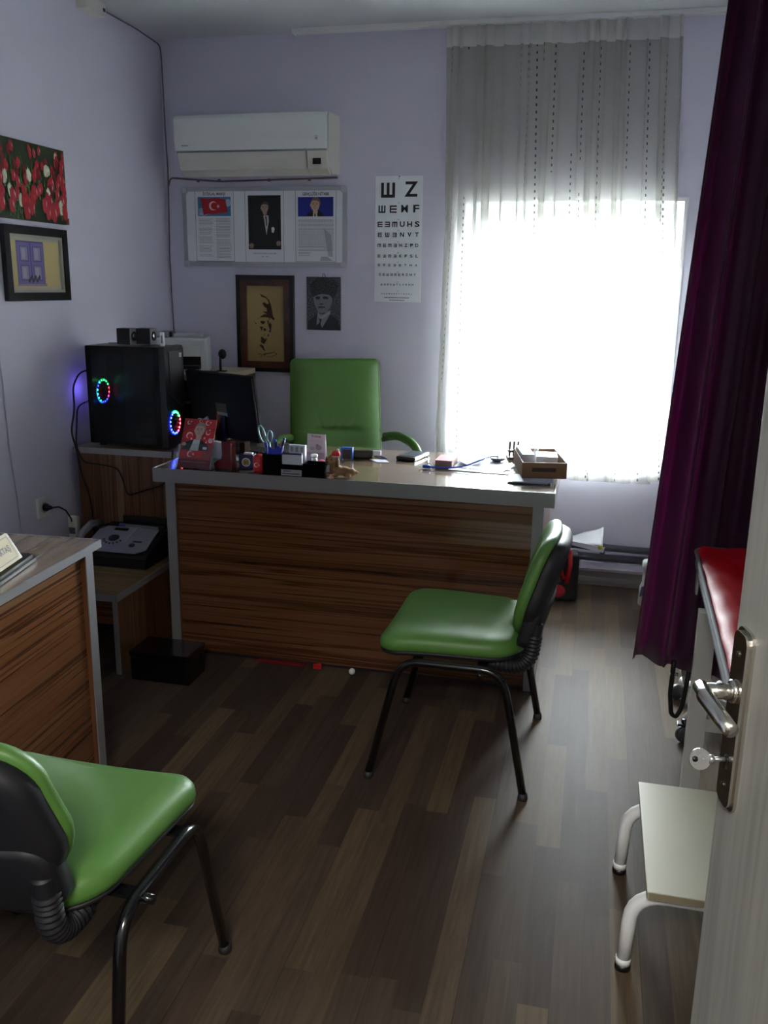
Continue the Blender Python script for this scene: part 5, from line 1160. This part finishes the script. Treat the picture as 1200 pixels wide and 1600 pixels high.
# cardboard box
t = thing('cardboard_box', 'open brown cardboard tray full of white packs at the desk corner', 'box', (-0.243, 3.432, Z1+0.010), math.radians(11))
KB = M('#7a5c3e', 0.75, bump=0.1, bscale=90, name='cardboard')
m_ = MB(KB); BWd, BDp, BHt = 0.172, 0.315, 0.062; wl = 0.004
m_.box(0, BWd, 0, BDp, 0, wl); m_.box(0, BWd, 0, wl, wl, BHt); m_.box(0, BWd, BDp-wl, BDp, wl, BHt); m_.box(0, wl, wl, BDp-wl, wl, BHt); m_.box(BWd-wl, BWd, wl, BDp-wl, wl, BHt); m_.build('tray', t)
MB(M('#33201a', 0.5)).box(0.038, 0.130, -0.0006, 0.0, 0.026, 0.042).build('printed_label', t)
BXR = Matrix.Translation((-0.243, 3.432, Z1+0.010)) @ Matrix.Rotation(math.radians(11), 4, 'Z')
def inbox(name, label, cat, x, y, z, rz, build):
    p = BXR @ Vector((x, y, z)); t = thing(name, label, cat, p, math.radians(11)+rz); build(t)
inbox('medicine_box', 'white carton lying slanted in the cardboard tray at its left side', 'box', 0.032, 0.17, 0.006, 0.02, lambda t: MB(M('#b9bbbf', 0.5)).box(-0.024, 0.022, -0.085, 0.125, 0, 0.072).build('carton', t))
inbox('medicine_box', 'white carton lying across the right of the cardboard tray', 'box', 0.114, 0.16, 0.006, -0.10, lambda t: MB(M('#cfd1d4', 0.5)).box(-0.042, 0.042, -0.055, 0.06, 0, 0.060).build('carton', t))
inbox('tissue_roll', 'white paper roll in the front of the cardboard tray', 'roll', 0.068, 0.050, 0.030, 0.6, lambda t: MB(M('#d6d6da', 0.7)).tube([(-0.03, 0, 0), (0.03, 0, 0)], 0.022, 14).build('roll_body', t))
inbox('pill_bottle', 'small white bottle at the back of the cardboard tray', 'bottle', 0.085, 0.26, 0.006, 0, lambda t: MB(WHITE).lathe([(0.014, 0), (0.014, 0.050), (0.009, 0.056), (0.009, 0.066)]).build('bottle_body', t))
t = thing('paper_stack', 'small stack of papers and a dark notebook under the cardboard tray', 'papers', (-0.295, 3.365, Z1), math.radians(4))
MB(M('#23252c', 0.5)).box(0.02, 0.165, 0.0, 0.13, 0, 0.003).build('notebook', t)
for i in range(3): MB(M(['#b3bcd0', '#c9cedb', '#aab4ca'][i], 0.6)).box(0.0+0.012*i, 0.155+0.010*i, 0.008-0.004*i, 0.14, 0.0032+0.0022*i, 0.0052+0.0022*i, X=T(0, 0, 0, rz=math.radians((-3, 2, -1)[i]))).build('sheet', t)

# small things on floor under desk
t = thing('floor_ball', 'small white ball on the floor below the desk front', 'ball', (-0.863, 3.225, 0.013)); MB(WHITE).sph((0, 0, 0), 0.013).build('ball_body', t)
t = thing('red_cloth', 'strip of red plastic lying on the floor under the desk front', 'plastic', (-1.19, 3.250, 0)); MB(M('#7a1218', 0.4)).prism([(-0.10, -0.004), (0.11, -0.008), (0.13, 0.02), (-0.08, 0.02)], 0.001, 0.005, 'z').build('plastic_strip', t)
t = thing('red_scrap', 'small red scrap lying beside the white ball under the desk', 'plastic', (-1.012, 3.235, 0)); MB(M('#b01c20', 0.4)).prism([(-0.018, 0.0), (0.018, 0.0), (0.006, 0.02)], 0.001, 0.022, 'z').build('scrap_body', t)

# ------------------------------------------------------------------ nameplate on near desk
t = thing('nameplate', 'gold desk nameplate on a dark wooden base, cut off by the left edge', 'nameplate', (-1.418, 2.030, TZ+0.0016), math.radians(101))
# local: +x toward far end (0) ; extends to -x
DW = M('#1c1011', 0.4, spec=0.3)
MB(DW).prism([(0.0, 0.012), (-0.010, -0.002), (-0.30, -0.002), (-0.30, 0.085), (-0.018, 0.085), (0.0, 0.070)], 0, 0.010, 'z').prism([(-0.006, 0.016), (-0.014, 0.006), (-0.30, 0.006), (-0.30, 0.078), (-0.022, 0.078), (-0.006, 0.066)], 0.010, 0.018, 'z').build('base', t)
MB(M('#3a2a16', 0.4)).prism([(0.022, 0.018), (0.064, 0.018), (0.058, 0.082)], -0.30, -0.040, 'x').build('back_wedge', t)
PLX = T(-0.30, 0.022, 0.018, rx=math.radians(-28.5)) 
MB(M('#8f7a3c', 0.55, 0.0, name='brass_sheet')).box(0, 0.248, -0.003, -0.0005, 0, 0.076, X=PLX).build('brass_plate', t)
a = Art(); a.frame(0.010, 0.240, 0.008, 0.068, 0.0018, '#4a3c1c'); a.text('AKTAŞ', 0.190, 0.038, 0.022, '#2b2212', bold=0.0005)
o = a.build('engraved_name', t); o.matrix_local = PLX @ T(0, -0.0034, 0)
t = thing('pen_case', 'dark blue glossy case standing behind the gold nameplate', 'case', (-1.535, 1.90, TZ+0.0016), math.radians(98)); MB(M('#1a2040', 0.15, coat=0.5)).box(-0.15, 0.05, 0.0, 0.06, 0, 0.090, bev=0.008).build('case_body', t); MB(M('#b9c4dc', 0.2)).box(-0.145, 0.045, 0.004, 0.056, 0.0905, 0.094).build('pale_lid', t)

# ------------------------------------------------------------------ bag, pipes, canister
t = thing('heating_pipes', 'pair of dark grey heating pipes along the bottom of the back wall', 'pipe')
PG = M('#3c3c46', 0.35, name='dark_grey_paint')
MB(PG).tube([(XL+0.02, 4.645, 0.228), (XR-0.02, 4.645, 0.198)], 0.019, 16).build('upper_pipe', t); MB(PG).tube([(XL+0.02, 4.648, 0.168), (XR-0.02, 4.648, 0.140)], 0.024, 16).build('lower_pipe', t)
for x in (-1.2, 0.11, 0.9): MB(PG).box(x-0.012, x+0.012, 4.64, 4.698, 0.130, 0.215).build('bracket', t)
t = thing('tool_bag', 'black bag with red straps on the floor behind the desk corner', 'bag', (-0.152, 4.33, 0), math.radians(4))
MB(M('#0d0c10', 0.7, bump=0.4, bscale=150)).box(0, 0.150, 0, 0.11, 0.002, 0.245, bev=0.022, seg=4).build('bag_body', t)
RS = M('#a81c28', 0.6)
MB(RS).tube([(0.095, -0.006, 0.10), (0.105, -0.010, 0.20), (0.100, 0.0, 0.262), (0.088, 0.03, 0.27)], 0.012, 8).build('strap', t); MB(RS).tube([(0.080, -0.006, 0.12), (0.058, -0.010, 0.18), (0.048, -0.006, 0.215)], 0.009, 8).build('strap', t)
MB(RS).sph((0.055, -0.004, 0.055), (0.036, 0.008, 0.034)).build('red_patch', t)
t = thing('plastic_packet', 'white plastic packet with a yellow dot lying on the heating pipes above the bag', 'packet', (-0.09, 4.47, 0.262), math.radians(0))
MB(M('#c2c2c8', 0.3)).grid(lambda u, v: Vector((0.195*u, 0.12*v, 0.0+0.075*v*u**1.5+0.004*math.sin(9*u+3*v)+0.012*(1-u))), 16, 8).build('film', t)
MB(M('#c7ccda', 0.4)).prism([(0.0, 0.006), (0.20, -0.030), (0.205, -0.002), (0.03, 0.02)], -0.010, -0.004, 'y').build('leaflet_edge', t)
MB(M('#c3c020', 0.5)).lathe([(0.011, 0), (0.011, 0.001)], X=T(0.183, -0.0105, -0.004, rx=PI/2)).build('yellow_dot', t)
for ob in list(t.children):
    if ob.name.startswith('film'): s_ = ob.modifiers.new('thickness', 'SOLIDIFY'); s_.thickness = 0.0015
t = thing('white_canister', 'white upright canister on the floor at the edge of the plum curtain', 'canister', (0.330, 4.40, 0))
MB(M('#cfd2d2', 0.35)).lathe([(0.036, 0), (0.038, 0.004), (0.036, 0.09), (0.026, 0.12), (0.024, 0.185), (0.028, 0.19)]).build('body', t)
MB(WHITE).lathe([(0.030, 0.191), (0.031, 0.195), (0.031, 0.222), (0.026, 0.230)]).build('cap', t)
MB(M('#4b5a78', 0.5)).prism([(-0.034, 0.05), (-0.014, 0.06), (-0.016, 0.105), (-0.028, 0.10)], -0.0375, -0.030, 'y').build('label', t)

# ------------------------------------------------------------------ couch, step, rolling stand
t = thing('examination_couch', 'red vinyl examination couch with grey piping behind the open door', 'couch', (0.348, 2.847, 0), math.radians(-1.8))
RED = M('#a80e1b', 0.5, bump=0.5, bscale=22, name='red_vinyl', spec=0.12)
CG = M('#7c7e80', 0.75, spec=0.2, name='grey_piping'); WM = M('#b4b4ae', 0.4, name='white_enamel')
CWd, CL = 0.62, 1.84
ol = [(x, y) for x, y in seat_outline(CWd/2, CWd/2, -CL/2, CL/2, 0.05, 0.05)]
XM = T(CWd/2, -CL/2, 0)
def crin(x, y): return 0.004*math.sin(31*x+17*y)*math.sin(23*y-9*x) + 0.003*math.sin(60*x-35*y)
MB(RED).pad(ol, [(0.006, 0.714), (0.002, 0.72), (0.004, 0.738), (0.015, 0.750), (0.04, 0.755)], X=XM, zf=lambda x, y: crin(x, y), rings=10).build('mattress', t)
MB(CG).tube([(x, y, 0.735) for x, y in ol]+[(ol[0][0], ol[0][1], 0.735)], 0.0065, 8, X=XM @ T(0, 0, 0.003)).build('piping', t)
MB(CG).pad([(x*1.003, y*1.001) for x, y in ol], [(0.01, 0.694), (0.0, 0.697), (0.0, 0.712), (0.01, 0.714)], X=XM).build('base_board', t)
f = MB(WM)
f.box(0.02, CWd-0.02, -0.06, -0.02, 0.63, 0.694); f.box(0.02, CWd-0.02, -CL+0.02, -CL+0.06, 0.63, 0.694); f.box(0.02, 0.06, -CL+0.06, -0.06, 0.63, 0.694); f.box(CWd-0.06, CWd-0.02, -CL+0.06, -0.06, 0.63, 0.694); f.build('frame', t)
for x in (0.0, CWd-0.05):
    for y in (-0.30, -CL+0.25): MB(WM).prism([(x+0.002, y), (x+0.052, y), (x+0.052, y+0.04), (x+0.002, y+0.04)], 0, 0.63, 'z').build('leg', t)
MB(WM).box(0.03, CWd-0.03, -0.29, -0.265, 0.26, 0.30).build('stretcher', t)
MB(WM).prism([(-0.14, 0.694), (-0.11, 0.62), (-0.085, 0.62), (-0.06, 0.694)], 0.004, 0.010, 'x').build('hinge_bracket', t)

t = thing('step_stool', 'low beige step with white tube legs beside the couch', 'step stool', (0.198, 1.795, 0), math.radians(0))
MB(M('#a8a590', 0.5, name='beige_laminate')).box(-0.003, 0.42, 0, 0.468, 0.218, 0.236, bev=0.002).build('step_board', t)
MB(M('#8d8468', 0.5)).box(-0.0042, -0.003, 0, 0.468, 0.219, 0.235).box(0, 0.42, -0.0012, 0, 0.219, 0.235).build('edge_band', t)
for y in (0.040, 0.400):
    fr = MB(WHITE).tube([(-0.038, y, 0.012), (-0.030, y, 0.200), (0.43, y, 0.200), (0.44, y, 0.012)], 0.0165, 16, bend=0.075).build('leg_tube', t)
    for x in (-0.038, 0.44): MB(BLACK).lathe([(0.0185, 0), (0.0185, 0.006), (0.0175, 0.014)], X=T(x, y, 0)).lathe([(0.0180, 0.014), (0.0172, 0.030)], m=WHITE, X=T(x, y, 0)).build('foot_cap', fr)

t = thing('rolling_stand', 'wheeled stand half hidden behind the hem of the plum curtain', 'stand', (0.425, 3.16, 0))
MB(WM).tube([(0.05, 0.02, 0.08), (0.05, 0.02, 0.9)], 0.018, 12).build('post', t)
MB(M('#a9aaa4', 0.4)).prism([(-0.055, 0.235), (-0.015, 0.235), (-0.030, 0.12)], -0.055, -0.035, 'y').build('wedge_arm', t)
bb = MB(WM); bb.tube([(-0.035, -0.16, 0.075), (0.12, 0.16, 0.085)], 0.014, 10); bb.tube([(0.18, -0.08, 0.075), (-0.02, 0.16, 0.085)], 0.014, 10); bb.build('base', t)
for x, y in ((-0.035, -0.175), (0.18, -0.085), (0.12, 0.17), (-0.03, 0.17)):
    MB(M('#3c3d40', 0.4)).lathe([(0.026, -0.011), (0.030, -0.006), (0.030, 0.006), (0.026, 0.011)], X=T(x, y, 0.031, rx=PI/2, rz=math.radians(25))).build('caster', t)
MB(BLACK).tube([(-0.035, -0.175, 0.060), (-0.035, -0.175, 0.085)], 0.012, 8).box(-0.06, -0.02, -0.19, -0.16, 0.064, 0.072, bev=0.002).build('caster_fork', t)
t = thing('hanging_strap', 'black strap looping down below the hem of the plum curtain', 'strap', (0.345, 2.975, 0))
sp_ = [(-0.012, 0, 0.30), (-0.012, 0, 0.25), (-0.014, 0, 0.18), (-0.004, 0, 0.105), (0.012, 0, 0.095), (0.028, 0, 0.13), (0.034, 0, 0.19), (0.040, 0, 0.28)]
MB(M('#0b0a0c', 0.6)).tube(sp_, 0.008, 8, bend=0.02).build('webbing', t); MB(STEEL).tube([(-0.020, 0, 0.252), (0.006, 0, 0.252)], 0.006, 8).build('buckle', t)
